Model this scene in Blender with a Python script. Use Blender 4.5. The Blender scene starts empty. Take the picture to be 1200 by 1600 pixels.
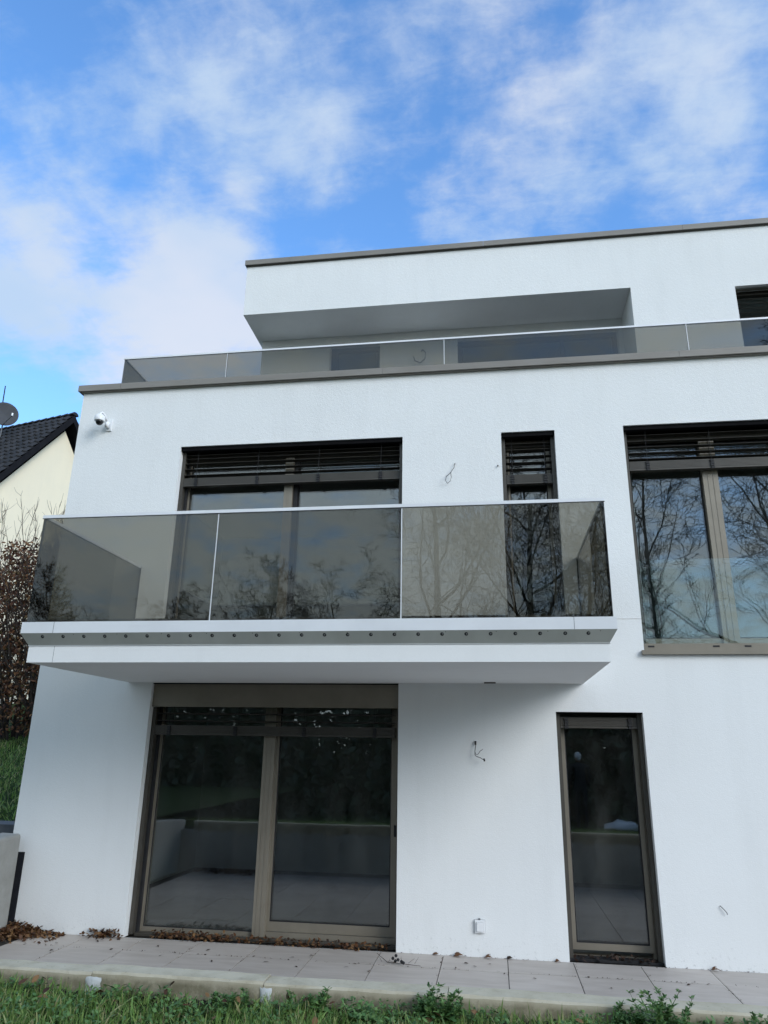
import bpy, bmesh, math, random
from mathutils import Vector, Matrix, noise
R = math.radians
rng = random.Random(7)
sc = bpy.context.scene
col = sc.collection

# ------------------------------------------------------------------ camera
cam_d = bpy.data.cameras.new('camera'); cam = bpy.data.objects.new('camera', cam_d); col.objects.link(cam)
YAW, PITCH, ROLL = 0.1490309, 0.3188024, 0.0165618
fwd = Vector((-math.sin(YAW) * math.cos(PITCH), math.cos(YAW) * math.cos(PITCH), math.sin(PITCH)))
rt = Vector((math.cos(YAW), math.sin(YAW), 0)); up = rt.cross(fwd)
r2 = math.cos(ROLL) * rt + math.sin(ROLL) * up
u2 = -math.sin(ROLL) * rt + math.cos(ROLL) * up
CAM = Vector((0, -7.95, 1.84))
cam.matrix_world = Matrix(((r2.x, u2.x, -fwd.x, CAM.x), (r2.y, u2.y, -fwd.y, CAM.y), (r2.z, u2.z, -fwd.z, CAM.z), (0, 0, 0, 1)))
cam_d.sensor_fit = 'HORIZONTAL'; cam_d.sensor_width = 36; cam_d.lens = 36 * 1135.68 / 1200
cam_d.clip_start = 0.05; cam_d.clip_end = 2000
sc.camera = cam

# ------------------------------------------------------------------ light
SUN_EL, SUN_AZ = 26, -50          # degrees above the horizon; degrees left of the direction facing away from the house
EXPOSURE = 1.28
sd = Vector((-math.sin(R(SUN_AZ)) * math.cos(R(SUN_EL)), -math.cos(R(SUN_AZ)) * math.cos(R(SUN_EL)), math.sin(R(SUN_EL))))
sl = bpy.data.lights.new('sun', 'SUN'); sun = bpy.data.objects.new('sun', sl); col.objects.link(sun)
sl.energy = 0.9; sl.angle = R(30); sl.color = (1.0, 0.955, 0.895)
sun.rotation_euler = sd.to_track_quat('Z', 'Y').to_euler()

sc.view_settings.view_transform = 'Standard'; sc.view_settings.look = 'None'
sc.view_settings.gamma = 1; sc.view_settings.use_curve_mapping = False
sc.view_settings.exposure = EXPOSURE
sc.render.engine = 'CYCLES'
sc.cycles.transparent_max_bounces = 24
sc.cycles.max_bounces = 8
sc.cycles.use_denoising = True

world = bpy.data.worlds.new('World'); sc.world = world; world.use_nodes = True
nt = world.node_tree; nt.nodes.clear()
class NT:
    """tiny node helper"""
    def __init__(s, tree): s.t = tree
    def n(s, typ, **kw):
        nd = s.t.nodes.new(typ)
        for k, v in kw.items(): setattr(nd, k, v)
        return nd
    def l(s, a, b): s.t.links.new(a, b)
    def val(s, x, sock):
        if hasattr(x, 'is_output'): s.l(x, sock)
        else: sock.default_value = x
    def math(s, op, a, b=0.0, c=None, clamp=False):
        nd = s.n('ShaderNodeMath', operation=op, use_clamp=clamp)
        s.val(a, nd.inputs[0]); s.val(b, nd.inputs[1])
        if c is not None: s.val(c, nd.inputs[2])
        return nd.outputs[0]
    def vmath(s, op, a, b=None, out=0, scale=None):
        nd = s.n('ShaderNodeVectorMath', operation=op)
        s.val(a, nd.inputs[0])
        if b is not None: s.val(b, nd.inputs[1])
        if scale is not None: s.val(scale, nd.inputs['Scale'])
        return nd.outputs[out]
    def noise(s, vec, scale, detail=6, rough=0.55, dist=0.0, dim='3D'):
        nd = s.n('ShaderNodeTexNoise', noise_dimensions=dim)
        nd.inputs['Scale'].default_value = scale; nd.inputs['Detail'].default_value = detail
        nd.inputs['Roughness'].default_value = rough; nd.inputs['Distortion'].default_value = dist
        if vec is not None: s.l(vec, nd.inputs['Vector'])
        return nd.outputs['Fac']
    def ramp(s, fac, stops, interp='LINEAR'):
        nd = s.n('ShaderNodeValToRGB'); cr = nd.color_ramp; cr.interpolation = interp
        while len(cr.elements) > 1: cr.elements.remove(cr.elements[-1])
        cr.elements[0].position, cr.elements[0].color = stops[0][0], tuple(stops[0][1]) + (1,)
        for p, c in stops[1:]:
            e = cr.elements.new(p); e.color = tuple(c) + (1,)
        s.val(fac, nd.inputs[0]); return nd.outputs[0]
    def smooth(s, x, a, b):
        nd = s.n('ShaderNodeMapRange', interpolation_type='SMOOTHSTEP')
        s.val(x, nd.inputs[0]); nd.inputs[1].default_value = a; nd.inputs[2].default_value = b
        return nd.outputs[0]
    def mix(s, f, a, b, blend='MIX'):
        nd = s.n('ShaderNodeMix', data_type='RGBA', blend_type=blend)
        s.val(f, nd.inputs[0]); s.val(a, nd.inputs[6]); s.val(b, nd.inputs[7])
        return nd.outputs[2]
w = NT(nt)
sky = w.n('ShaderNodeTexSky', sky_type='NISHITA'); sky.sun_disc = False
sky.sun_elevation = R(SUN_EL); sky.sun_rotation = math.atan2(sd.x, sd.y)
sky.air_density = 1.0; sky.dust_density = 0.6; sky.ozone_density = 1.6
tc = w.n('ShaderNodeTexCoord'); dirv = tc.outputs['Generated']
sep = w.n('ShaderNodeSeparateXYZ'); w.l(dirv, sep.inputs[0])
zc = w.math('MAXIMUM', sep.outputs[2], 0.0)
den = w.math('ADD', zc, 0.22)
comb = w.n('ShaderNodeCombineXYZ')
w.l(w.math('DIVIDE', sep.outputs[0], den), comb.inputs[0]); w.l(w.math('DIVIDE', sep.outputs[1], den), comb.inputs[1])
P = comb.outputs[0]
n_big = w.noise(P, 2.2, 3, 0.5, 0.4)
n_mid = w.noise(P, 8.2, 10, 0.60, 0.15)
mp_ = w.n('ShaderNodeMapping'); mp_.inputs['Rotation'].default_value = (0, 0, R(35)); mp_.inputs['Scale'].default_value = (1.0, 2.6, 1.0); w.l(P, mp_.inputs[0])
n_fin = w.noise(mp_.outputs[0], 12.0, 8, 0.66, 0.5)
field = w.math('ADD', w.math('MULTIPLY', w.math('SUBTRACT', n_big, 0.5), 0.8), w.math('ADD', w.math('MULTIPLY', w.math('SUBTRACT', n_mid, 0.5), 1.65), w.math('MULTIPLY', w.math('SUBTRACT', n_fin, 0.5), 0.50)))
# the cloud banks that hang over the house (directions), sizes (radians) and weights
banks = [((-0.551, 0.672, 0.495), 0.056, 0.50), ((-0.517, 0.655, 0.551), 0.042, 0.35), ((-0.532, 0.614, 0.583), 0.034, 0.15), ((-0.434, 0.588, 0.683), 0.042, 0.42), ((-0.392, 0.621, 0.679), 0.025, 0.30),
         ((-0.485, 0.575, 0.658), 0.027, 0.20), ((-0.346, 0.605, 0.717), 0.058, 0.20), ((-0.312, 0.615, 0.724), 0.041, 0.35), ((-0.252, 0.617, 0.746), 0.067, 0.20), ((-0.175, 0.694, 0.699), 0.055, 0.32),
         ((-0.234, 0.671, 0.703), 0.054, 0.25), ((-0.287, 0.693, 0.662), 0.023, 0.35), ((-0.332, 0.714, 0.617), 0.051, 0.45), ((-0.390, 0.722, 0.571), 0.063, 0.42), ((-0.442, 0.742, 0.505), 0.078, 0.50),
         ((-0.512, 0.703, 0.494), 0.066, 0.30), ((-0.345, 0.767, 0.542), 0.074, 0.50), ((-0.303, 0.803, 0.513), 0.067, 0.45), ((-0.490, 0.621, 0.611), 0.038, 0.32), ((-0.446, 0.637, 0.629), 0.029, 0.20),
         ((-0.186, 0.664, 0.724), 0.031, 0.22), ((-0.064, 0.607, 0.792), 0.065, 0.15), ((-0.207, 0.583, 0.786), 0.065, 0.22), ((0.014, 0.663, 0.749), 0.074, 0.20), ((0.184, 0.650, 0.737), 0.080, 0.38),
         ((0.278, 0.625, 0.730), 0.068, 0.38), ((0.271, 0.706, 0.654), 0.062, 0.34), ((0.162, 0.726, 0.668), 0.065, 0.24), ((0.073, 0.752, 0.655), 0.061, 0.20), ((-0.039, 0.765, 0.643), 0.048, 0.20),
         ((-0.451, 0.528, 0.719), 0.039, -0.30), ((-0.409, 0.649, 0.641), 0.023, -0.30), ((-0.462, 0.684, 0.564), 0.029, -0.30), ((-0.332, 0.684, 0.650), 0.028, -0.22), ((-0.236, 0.736, 0.635), 0.049, -0.28),
         ((-0.127, 0.637, 0.760), 0.041, -0.20), ((-0.102, 0.741, 0.664), 0.048, -0.30), ((0.094, 0.630, 0.771), 0.028, -0.25), ((-0.540, 0.724, 0.429), 0.058, -0.35), ((-0.043, 0.712, 0.700), 0.047, -0.15),
         ((0.195, 0.691, 0.696), 0.028, -0.15)]
for c, s_, wt in banks:
    cv = Vector(c).normalized()
    d = w.vmath('DISTANCE', dirv, tuple(cv), out=1)
    g = w.math('EXPONENT', w.math('MULTIPLY', w.math('POWER', w.math('DIVIDE', d, s_), 2.0), -0.7))
    field = w.math('ADD', field, w.math('MULTIPLY', g, wt * 0.95))
toward = w.vmath('DOT_PRODUCT', dirv, tuple(Vector((-.45, -.68, .58)).normalized()), out=1)
fill_veil = w.smooth(toward, 0.15, 0.92)                 # cloud made thicker and brighter behind the camera to light the facade
cov = w.smooth(w.math('ADD', field, w.math('MULTIPLY', fill_veil, 0.55)), -0.16, 0.80)
horizon = w.smooth(sep.outputs[2], 0.62, 0.0)
thin = w.math('MULTIPLY', horizon, 0.22)
cov = w.math('MINIMUM', w.math('ADD', w.math('MULTIPLY', cov, 0.90), thin), 0.95)
n_sh = w.noise(P, 2.3, 4, 0.5)
ccol = w.mix(w.smooth(n_sh, 0.35, 0.65), (2.15, 2.75, 3.55, 1), (2.95, 3.15, 3.55, 1))
SKY_TINT = (0.76, 1.13, 1.45, 1)
tint = w.mix(w.smooth(sep.outputs[2], 0.42, 0.02), SKY_TINT, (0.62, 0.72, 0.80, 1))
skyc = w.mix(1.0, sky.outputs[0], tint, 'MULTIPLY')
bg = w.n('ShaderNodeBackground'); bg.inputs[1].default_value = 0.104
veil = w.mix(w.math('MULTIPLY', fill_veil, 1.0), ccol, (3.65, 4.3, 4.6, 1))
w.l(w.mix(cov, skyc, veil), bg.inputs[0])
wo = w.n('ShaderNodeOutputWorld'); w.l(bg.outputs[0], wo.inputs[0])

# ------------------------------------------------------------------ materials
def new_mat(name):
    m = bpy.data.materials.new(name); m.use_nodes = True
    t = m.node_tree; b = t.nodes['Principled BSDF']
    return m, NT(t), b
def setb(b, color=None, rough=None, metal=None, spec=None):
    if color is not None: b.inputs['Base Color'].default_value = tuple(color) + (1,)
    if rough is not None: b.inputs['Roughness'].default_value = rough
    if metal is not None: b.inputs['Metallic'].default_value = metal
    if spec is not None: b.inputs['Specular IOR Level'].default_value = spec
def obj_vec(w):
    return w.n('ShaderNodeTexCoord').outputs['Object']
def bump(w, b, h, strength, dist):
    nd = w.n('ShaderNodeBump'); nd.inputs['Strength'].default_value = strength; nd.inputs['Distance'].default_value = dist
    w.l(h, nd.inputs['Height']); w.l(nd.outputs[0], b.inputs['Normal'])
def mottled(name, c0, c1, scale, rough=0.8, bump_s=0.0, bump_scale=60, bump_d=0.004, metal=0.0, spec=0.4, detail=6, island=0.0, stretch=None):
    m, w, b = new_mat(name); v = obj_vec(w)
    if stretch: 
        mp = w.n('ShaderNodeMapping'); mp.inputs['Scale'].default_value = stretch; w.l(v, mp.inputs[0]); v = mp.outputs[0]
    f = w.smooth(w.noise(v, scale, detail, 0.6), 0.3, 0.7)
    c = w.mix(f, tuple(c0) + (1,), tuple(c1) + (1,))
    if island:
        g = w.n('ShaderNodeNewGeometry').outputs['Random Per Island']
        hv = w.n('ShaderNodeHueSaturation'); w.l(c, hv.inputs['Color'])
        w.l(w.math('ADD', w.math('MULTIPLY', g, island * 2), 1 - island), hv.inputs['Value']); c = hv.outputs[0]
    w.l(c, b.inputs['Base Color']); setb(b, None, rough, metal, spec)
    if bump_s: bump(w, b, w.noise(v, bump_scale, 3, 0.6), bump_s, bump_d)
    return m
def plaster(name, base, streak=0.13, fine=95, strength=0.55):
    m, w, b = new_mat(name); v = obj_vec(w)
    mp = w.n('ShaderNodeMapping'); mp.inputs['Scale'].default_value = (2.2, 2.2, 0.28); w.l(v, mp.inputs[0])
    st = w.smooth(w.noise(mp.outputs[0], 1.6, 5, 0.65), 0.42, 0.85)
    blot = w.smooth(w.noise(v, 0.7, 4, 0.6), 0.35, 0.75)
    dirt = w.math('MULTIPLY', w.math('ADD', w.math('MULTIPLY', st, 0.7), w.math('MULTIPLY', blot, 0.5)), streak)
    # splashes of dirt along the foot of the wall and specks
    sp = w.n('ShaderNodeSeparateXYZ'); w.l(v, sp.inputs[0])
    foot = w.smooth(sp.outputs[2], 0.35, 0.0)
    specks = w.smooth(w.noise(v, 26, 4, 0.7), 0.56, 0.70)
    dirt = w.math('ADD', dirt, w.math('MULTIPLY', w.math('MULTIPLY', foot, specks), 0.40), clamp=True)
    grain = w.smooth(w.noise(v, fine * 0.9, 2, 0.6), 0.25, 0.8)
    c = w.mix(w.math('MULTIPLY', grain, 0.10), tuple(base) + (1,), (base[0] * 0.6, base[1] * 0.6, base[2] * 0.6, 1))
    c = w.mix(dirt, c, (0.36, 0.37, 0.36, 1))
    w.l(c, b.inputs['Base Color']); setb(b, None, 0.92, 0, 0.2)
    coarse = w.math('ADD', w.math('MULTIPLY', w.smooth(sp.outputs[2], 3.215, 3.235), 0.6), 0.4)   # rougher coat above the joint line
    h = w.math('MULTIPLY', coarse, w.math('ADD', w.noise(v, fine, 2, 0.5), w.math('MULTIPLY', w.noise(v, fine * 0.28, 2, 0.5), 0.7)))
    bump(w, b, h, strength, 0.006)
    return m
def glass(name, tint, f0, film=0.0):
    """a pane of glass: Fresnel reflection (Schlick) over a tinted see-through; two faces per pane"""
    m = bpy.data.materials.new(name); m.use_nodes = True; t = m.node_tree; t.nodes.clear(); w = NT(t)
    g = w.n('ShaderNodeNewGeometry')
    c = w.math('ABSOLUTE', w.vmath('DOT_PRODUCT', g.outputs['Normal'], g.outputs['Incoming'], out=1))
    p5 = w.math('POWER', w.math('SUBTRACT', 1.0, c, clamp=True), 5.0)
    F = w.math('ADD', w.math('MULTIPLY', p5, 1 - f0), f0)
    tr = w.n('ShaderNodeBsdfTransparent'); tr.inputs[0].default_value = tuple(tint) + (1,)
    gl = w.n('ShaderNodeBsdfGlossy'); gl.inputs['Roughness'].default_value = 0.0; gl.inputs['Color'].default_value = (1, 1, 1, 1)
    body = tr.outputs[0]
    if film:
        df = w.n('ShaderNodeBsdfDiffuse'); df.inputs[0].default_value = (.45, .45, .43, 1)
        mp = w.n('ShaderNodeMapping'); mp.inputs['Scale'].default_value = (1.5, 1.5, .5); w.l(obj_vec(w), mp.inputs[0])
        f = w.math('MULTIPLY', w.smooth(w.noise(mp.outputs[0], 2.2, 5, .6), .35, .8), film)
        mx0 = w.n('ShaderNodeMixShader'); w.l(f, mx0.inputs[0]); w.l(body, mx0.inputs[1]); w.l(df.outputs[0], mx0.inputs[2]); body = mx0.outputs[0]
    mx = w.n('ShaderNodeMixShader'); w.l(F, mx.inputs[0]); w.l(body, mx.inputs[1]); w.l(gl.outputs[0], mx.inputs[2])
    o = w.n('ShaderNodeOutputMaterial'); w.l(mx.outputs[0], o.inputs[0])
    return m
M = {}
M['plaster'] = plaster('white_render', (0.77, 0.785, 0.785))
M['plaster_fine'] = plaster('smooth_render', (0.78, 0.785, 0.78), 0.10, 160, 0.15)
M['cream'] = plaster('cream_render', (0.80, 0.71, 0.53), 0.10, 50, 0.5)
M['bronze'] = mottled('bronze_metal', (0.20, 0.178, 0.142), (0.235, 0.21, 0.168), 3, 0.42, metal=0.25, spec=0.5)
M['bronze_dark'] = mottled('dark_bronze_metal', (0.055, 0.05, 0.042), (0.07, 0.063, 0.052), 3, 0.45, metal=0.2, spec=0.5)
M['slat'] = mottled('blind_slat_metal', (0.055, 0.05, 0.043), (0.07, 0.064, 0.055), 4, 0.45, metal=0.2)
M['rail'] = mottled('blind_rail_metal', (0.060, 0.055, 0.047), (0.072, 0.066, 0.057), 4, 0.45, metal=0.2)
M['coping'] = mottled('coping_metal', (0.205, 0.19, 0.17), (0.24, 0.225, 0.205), 1.2, 0.5, metal=0.1, spec=0.4, stretch=(1, 1, 4))
M['alu'] = mottled('pale_aluminium', (0.70, 0.71, 0.73), (0.76, 0.77, 0.79), 1.5, 0.38, metal=0.15, spec=0.5)
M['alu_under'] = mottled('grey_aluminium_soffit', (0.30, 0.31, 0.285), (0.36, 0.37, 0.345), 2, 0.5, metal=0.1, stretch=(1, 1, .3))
M['black'] = mottled('black_rubber', (0.012, 0.012, 0.014), (0.02, 0.02, 0.022), 8, 0.7)
M['bitumen'] = mottled('black_bitumen', (0.010, 0.011, 0.016), (0.018, 0.019, 0.024), 14, 0.6, 0.4, 40, 0.01)
M['white_plastic'] = mottled('white_plastic', (0.74, 0.75, 0.76), (0.78, 0.79, 0.80), 4, 0.35)
M['grey_plastic'] = mottled('grey_metal', (0.10, 0.105, 0.115), (0.13, 0.135, 0.145), 3, 0.5)
M['steel'] = mottled('steel_bolt', (0.10, 0.10, 0.10), (0.22, 0.22, 0.22), 40, 0.4, metal=0.5)
M['balcony_glass'] = glass('bronze_tinted_glass', (0.515, 0.50, 0.455), 0.058)
M['clear_glass'] = glass('clear_glass', (0.93, 0.965, 0.95), 0.05)
M['window_glass'] = glass('window_glass', (0.82, 0.86, 0.85), 0.11, 0.042)
M['room'] = mottled('bare_room_plaster', (0.52, 0.52, 0.50), (0.58, 0.58, 0.56), 1.0, 0.9)
M['room_floor'] = mottled('screed_floor', (0.16, 0.155, 0.15), (0.22, 0.21, 0.2), 1.6, 0.85)
M['cable'] = mottled('cable_sheath', (0.05, 0.05, 0.05), (0.09, 0.09, 0.09), 30, 0.6)

# ------------------------------------------------------------------ mesh helpers
def mesh_obj(name, bm, mat, parent=None, smooth=False, bevel=0.0):
    me = bpy.data.meshes.new(name)
    if bevel:
        bmesh.ops.bevel(bm, geom=[e for e in bm.edges if len(e.link_faces) == 2 and e.calc_face_angle(0) > 0.6], offset=bevel, segments=2, affect='EDGES', profile=0.5)
    bmesh.ops.recalc_face_normals(bm, faces=bm.faces)
    bm.to_mesh(me); bm.free()
    if smooth:
        for p in me.polygons: p.use_smooth = True
    o = bpy.data.objects.new(name, me); col.objects.link(o)
    for m in (mat if isinstance(mat, (list, tuple)) else [mat]): me.materials.append(m)
    if parent: o.parent = parent
    return o
def raw_obj(name, verts, faces, mat, parent=None, smooth=False):
    me = bpy.data.meshes.new(name); me.from_pydata(verts, [], faces); me.update()
    if smooth: me.polygons.foreach_set('use_smooth', [True] * len(me.polygons))
    o = bpy.data.objects.new(name, me); col.objects.link(o)
    for m in (mat if isinstance(mat, (list, tuple)) else [mat]): me.materials.append(m)
    if parent: o.parent = parent
    return o
def box(bm, x0, x1, y0, y1, z0, z1):
    v = [bm.verts.new(p) for p in ((x0, y0, z0), (x1, y0, z0), (x1, y1, z0), (x0, y1, z0), (x0, y0, z1), (x1, y0, z1), (x1, y1, z1), (x0, y1, z1))]
    for f in ((0, 3, 2, 1), (4, 5, 6, 7), (0, 1, 5, 4), (1, 2, 6, 5), (2, 3, 7, 6), (3, 0, 4, 7)): bm.faces.new([v[i] for i in f])
    return v
def add_box(name, dims, mat, parent=None, bevel=0.0):
    bm = bmesh.new(); box(bm, *dims); return mesh_obj(name, bm, mat, parent, False, bevel)
def cyl(bm, p0, p1, r0, r1=None, n=12, cap=True):
    p0, p1 = Vector(p0), Vector(p1); r1 = r0 if r1 is None else r1
    d = (p1 - p0).normalized(); a = d.orthogonal().normalized(); b = d.cross(a)
    A = [bm.verts.new(p0 + (a * math.cos(t) + b * math.sin(t)) * r0) for t in (2 * math.pi * i / n for i in range(n))]
    B = [bm.verts.new(p1 + (a * math.cos(t) + b * math.sin(t)) * r1) for t in (2 * math.pi * i / n for i in range(n))]
    for i in range(n): bm.faces.new((A[i], A[(i + 1) % n], B[(i + 1) % n], B[i]))
    if cap: bm.faces.new(A[::-1]); bm.faces.new(B)
def tube(bm, pts, rad, n=6):
    rings = []; pts = [Vector(p) for p in pts]
    for i, p in enumerate(pts):
        d = (pts[min(i + 1, len(pts) - 1)] - pts[max(i - 1, 0)]).normalized()
        a = d.cross(Vector((0.31, 0.17, 0.93))); a = a.normalized() if a.length > 1e-4 else d.orthogonal().normalized(); b = d.cross(a)
        r = rad[i] if isinstance(rad, (list, tuple)) else rad
        rings.append([bm.verts.new(p + (a * math.cos(2 * math.pi * k / n) + b * math.sin(2 * math.pi * k / n)) * r) for k in range(n)])
    for q, s in zip(rings, rings[1:]):
        for k in range(n): bm.faces.new((q[k], q[(k + 1) % n], s[(k + 1) % n], s[k]))
    bm.faces.new(rings[0][::-1]); bm.faces.new(rings[-1])
def empty(name, loc, label, cat, group=None):
    o = bpy.data.objects.new(name, None); col.objects.link(o); o.location = loc; o.empty_display_size = 0.2
    o['label'] = label; o['category'] = cat
    if group: o['group'] = group
    return o
def tag(o, label, cat, group=None):
    o['label'] = label; o['category'] = cat
    if group: o['group'] = group
    return o
def structure(o): o['kind'] = 'structure'; return o
def stuff(o): o['kind'] = 'stuff'; return o
def sep_empty(name, parent=None):
    o = bpy.data.objects.new(name, None); col.objects.link(o); o.parent = parent; o.empty_display_size = 0.2; return o
def dup(o, parent, loc=None):
    c = o.copy(); col.objects.link(c); c.parent = parent
    if loc is not None: c.location = loc
    return c
def sstep(a, b, x):
    t = max(0.0, min(1.0, (x - a) / (b - a))); return t * t * (3 - 2 * t)

# ------------------------------------------------------------------ ground
def lawn_z(x, y):
    if y > -3.88: return 0.64
    z = 0.64 - 0.49 * sstep(-4.0, -11.0, y)
    return z + 0.02 * noise.noise(Vector((x * 0.9, y * 0.9, 0)))
def hill_z(x, y):
    return 0.84 + 0.155 * max(0, min(y, 26)) + 0.05 * noise.noise(Vector((x * .5, y * .5, 3))) + max(0, -5.3 - x - 14) * 0.03
m, w_, b_ = new_mat('lawn_soil'); v = obj_vec(w_)
c = w_.ramp(w_.noise(v, 5, 8, 0.7), [(0.3, (0.012, 0.018, 0.006)), (0.5, (0.022, 0.045, 0.010)), (0.7, (0.045, 0.075, 0.018))])
brown = w_.smooth(w_.noise(v, 2.2, 6, 0.7), 0.5, 0.72)
c = w_.mix(w_.math('MULTIPLY', brown, 0.6), c, (0.045, 0.033, 0.016, 1))
w_.l(c, b_.inputs['Base Color']); setb(b_, None, 0.95, 0, 0.1); bump(w_, b_, w_.noise(v, 35, 5, 0.7), 0.8, 0.03)
M['soil'] = m
def grid_obj(name, x0, x1, nx, y0, y1, ny, fz, mat):
    vs = [(x0 + (x1 - x0) * i / nx, y0 + (y1 - y0) * j / ny, 0) for j in range(ny + 1) for i in range(nx + 1)]
    vs = [(x, y, fz(x, y)) for x, y, _ in vs]
    fs = [(j * (nx + 1) + i, j * (nx + 1) + i + 1, (j + 1) * (nx + 1) + i + 1, (j + 1) * (nx + 1) + i) for j in range(ny) for i in range(nx)]
    return raw_obj(name, vs, fs, mat, None, True)
structure(add_box('ground', (-900, 900, -900, 900, -0.9, -0.45), M['soil']))
structure(grid_obj('lawn', -40, 40, 120, -60, -3.86, 110, lawn_z, M['soil']))
structure(grid_obj('hillside', -60, -5.235, 70, -14, 60, 90, hill_z, M['soil']))

# ------------------------------------------------------------------ terrace with its tiles
terrace = structure(sep_empty('terrace'))
m, w_, b_ = new_mat('porcelain_paving'); v = obj_vec(w_)
oi = w_.n('ShaderNodeObjectInfo')
vv = w_.vmath('ADD', v, w_.vmath('SCALE', oi.outputs['Location'], scale=1.7))
mp = w_.n('ShaderNodeMapping'); mp.inputs['Scale'].default_value = (0.6, 3.2, 1); w_.l(vv, mp.inputs[0])
c = w_.ramp(w_.noise(mp.outputs[0], 3.0, 7, 0.65, 0.4), [(0.25, (0.35, 0.310, 0.277)), (0.5, (0.415, 0.372, 0.337)), (0.75, (0.47, 0.428, 0.39))])
hv = w_.n('ShaderNodeHueSaturation'); w_.l(c, hv.inputs['Color']); w_.l(w_.math('ADD', w_.math('MULTIPLY', oi.outputs['Random'], 0.12), 0.94), hv.inputs['Value'])
stn = w_.smooth(w_.noise(vv, 5, 6, 0.75), 0.60, 0.82)
c = w_.mix(w_.math('MULTIPLY', stn, 0.45), hv.outputs[0], (0.11, 0.10, 0.09, 1))
w_.l(c, b_.inputs['Base Color']); setb(b_, None, 0.55, 0, 0.35); bump(w_, b_, w_.noise(vv, 120, 3, 0.6), 0.12, 0.002)
M['tile'] = m
o = add_box('mortar_bed', (-5.06, 7.0, -3.76, 0.24, -0.3, -0.012), mottled('joint_dirt', (0.014, 0.013, 0.011), (0.035, 0.03, 0.024), 12, 0.95), terrace)
P_ = 0.605
rows = [0.0, -0.471] + [-0.471 - P_ * k for k in range(1, 6)] + [-3.75]
tile_me = {}
for j in range(len(rows) - 1):
    y1, y0 = rows[j], rows[j + 1]; d = y1 - y0
    k = round(d, 3)
    for i in range(-9, 12):
        xc = 0.06 + P_ * i + P_ / 2
        if xc - P_ / 2 < -5.06: continue
        if k not in tile_me:
            bm = bmesh.new(); box(bm, -P_ / 2 + .0036, P_ / 2 - .0036, -d / 2 + .0022, d / 2 - .0022, -0.02, 0.0)
            t = mesh_obj('tile', bm, M['tile'], terrace, False, 0.0012); tile_me[k] = t
        else: t = dup(tile_me[k], terrace)
        t.location = (xc, (y0 + y1) / 2, rng.uniform(-0.0012, 0.0012))
        t.rotation_euler = (R(rng.uniform(-.1, .1)), R(rng.uniform(-.08, .08)), 0)

# ------------------------------------------------------------------ the white house
house = empty('apartment_house', (0, 0, 0), 'white rendered three storey house with bronze framed windows and a glass railed balcony', 'building')
XL, XR = -5.22, 7.0
GW = (-3.81, -1.005, 0.0, 2.545); DOOR = (0.635, 1.498, 0.0, 2.262)
W1 = (-3.786, -0.983, 2.95, 5.438); W2 = (0.184, 0.80, 2.95, 5.438); W3 = (1.572, 4.9, 2.887, 5.456)
NOTCH = (XL, -5.045, 0.0, 0.755)
def wall_sheet(bm, x0, x1, z0, z1, opens, y, depth, seams=()):
    xs = sorted({x0, x1} | {o[0] for o in opens} | {o[1] for o in opens}); zs = sorted({z0, z1} | {o[2] for o in opens} | {o[3] for o in opens} | set(seams))
    V = {}
    def vert(x, yy, z):
        k = (round(x, 4), round(yy, 4), round(z, 4))
        if k not in V: V[k] = bm.verts.new(k)
        return V[k]
    def inside(x, z): return any(o[0] < x < o[1] and o[2] < z < o[3] for o in opens)
    for a, b in zip(xs, xs[1:]):
        for c_, d_ in zip(zs, zs[1:]):
            if not inside((a + b) / 2, (c_ + d_) / 2): bm.faces.new([vert(a, y, c_), vert(b, y, c_), vert(b, y, d_), vert(a, y, d_)])
    for o in opens:
        a, b, c_, d_ = o
        for (p, q) in (((a, c_), (a, d_)), ((a, d_), (b, d_)), ((b, d_), (b, c_)), ((b, c_), (a, c_))):
            if c_ < .01 and p[1] == q[1] == c_: continue
            bm.faces.new([vert(p[0], y, p[1]), vert(q[0], y, q[1]), vert(q[0], y + depth, q[1]), vert(p[0], y + depth, p[1])])
bm = bmesh.new()
wall_sheet(bm, XL, XR, -0.3, 6.30, [GW, DOOR, W1, W2, W3], 0.0, 0.32)
for f in list(bm.faces):
    pass
# left flank, right flank, back and the top of the parapet
def quad(bm, *ps): bm.faces.new([bm.verts.new(p) for p in ps])
quad(bm, (XL, 9, -.3), (XL, 0, -.3), (XL, 0, 6.3), (XL, 9, 6.3)); quad(bm, (XR, 0, -.3), (XR, 9, -.3), (XR, 9, 6.3), (XR, 0, 6.3))
quad(bm, (XL, 9, -.3), (XR, 9, -.3), (XR, 9, 6.3), (XL, 9, 6.3))
me_wall = mesh_obj('wall', bm, M['plaster'], house)
# bitumen left bare where the render stops short of the corner
add_box('bare_plinth', (XL - 0.006, -5.045, -0.006, 0.2, -0.1, 0.755), M['bitumen'], house)
# fine shadow joint right of the balcony
bm = bmesh.new(); box(bm, 1.0, 1.572, -0.004, 0.02, 3.22, 3.228); mesh_obj('plaster_joint', bm, M['plaster_fine'], house)
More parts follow.
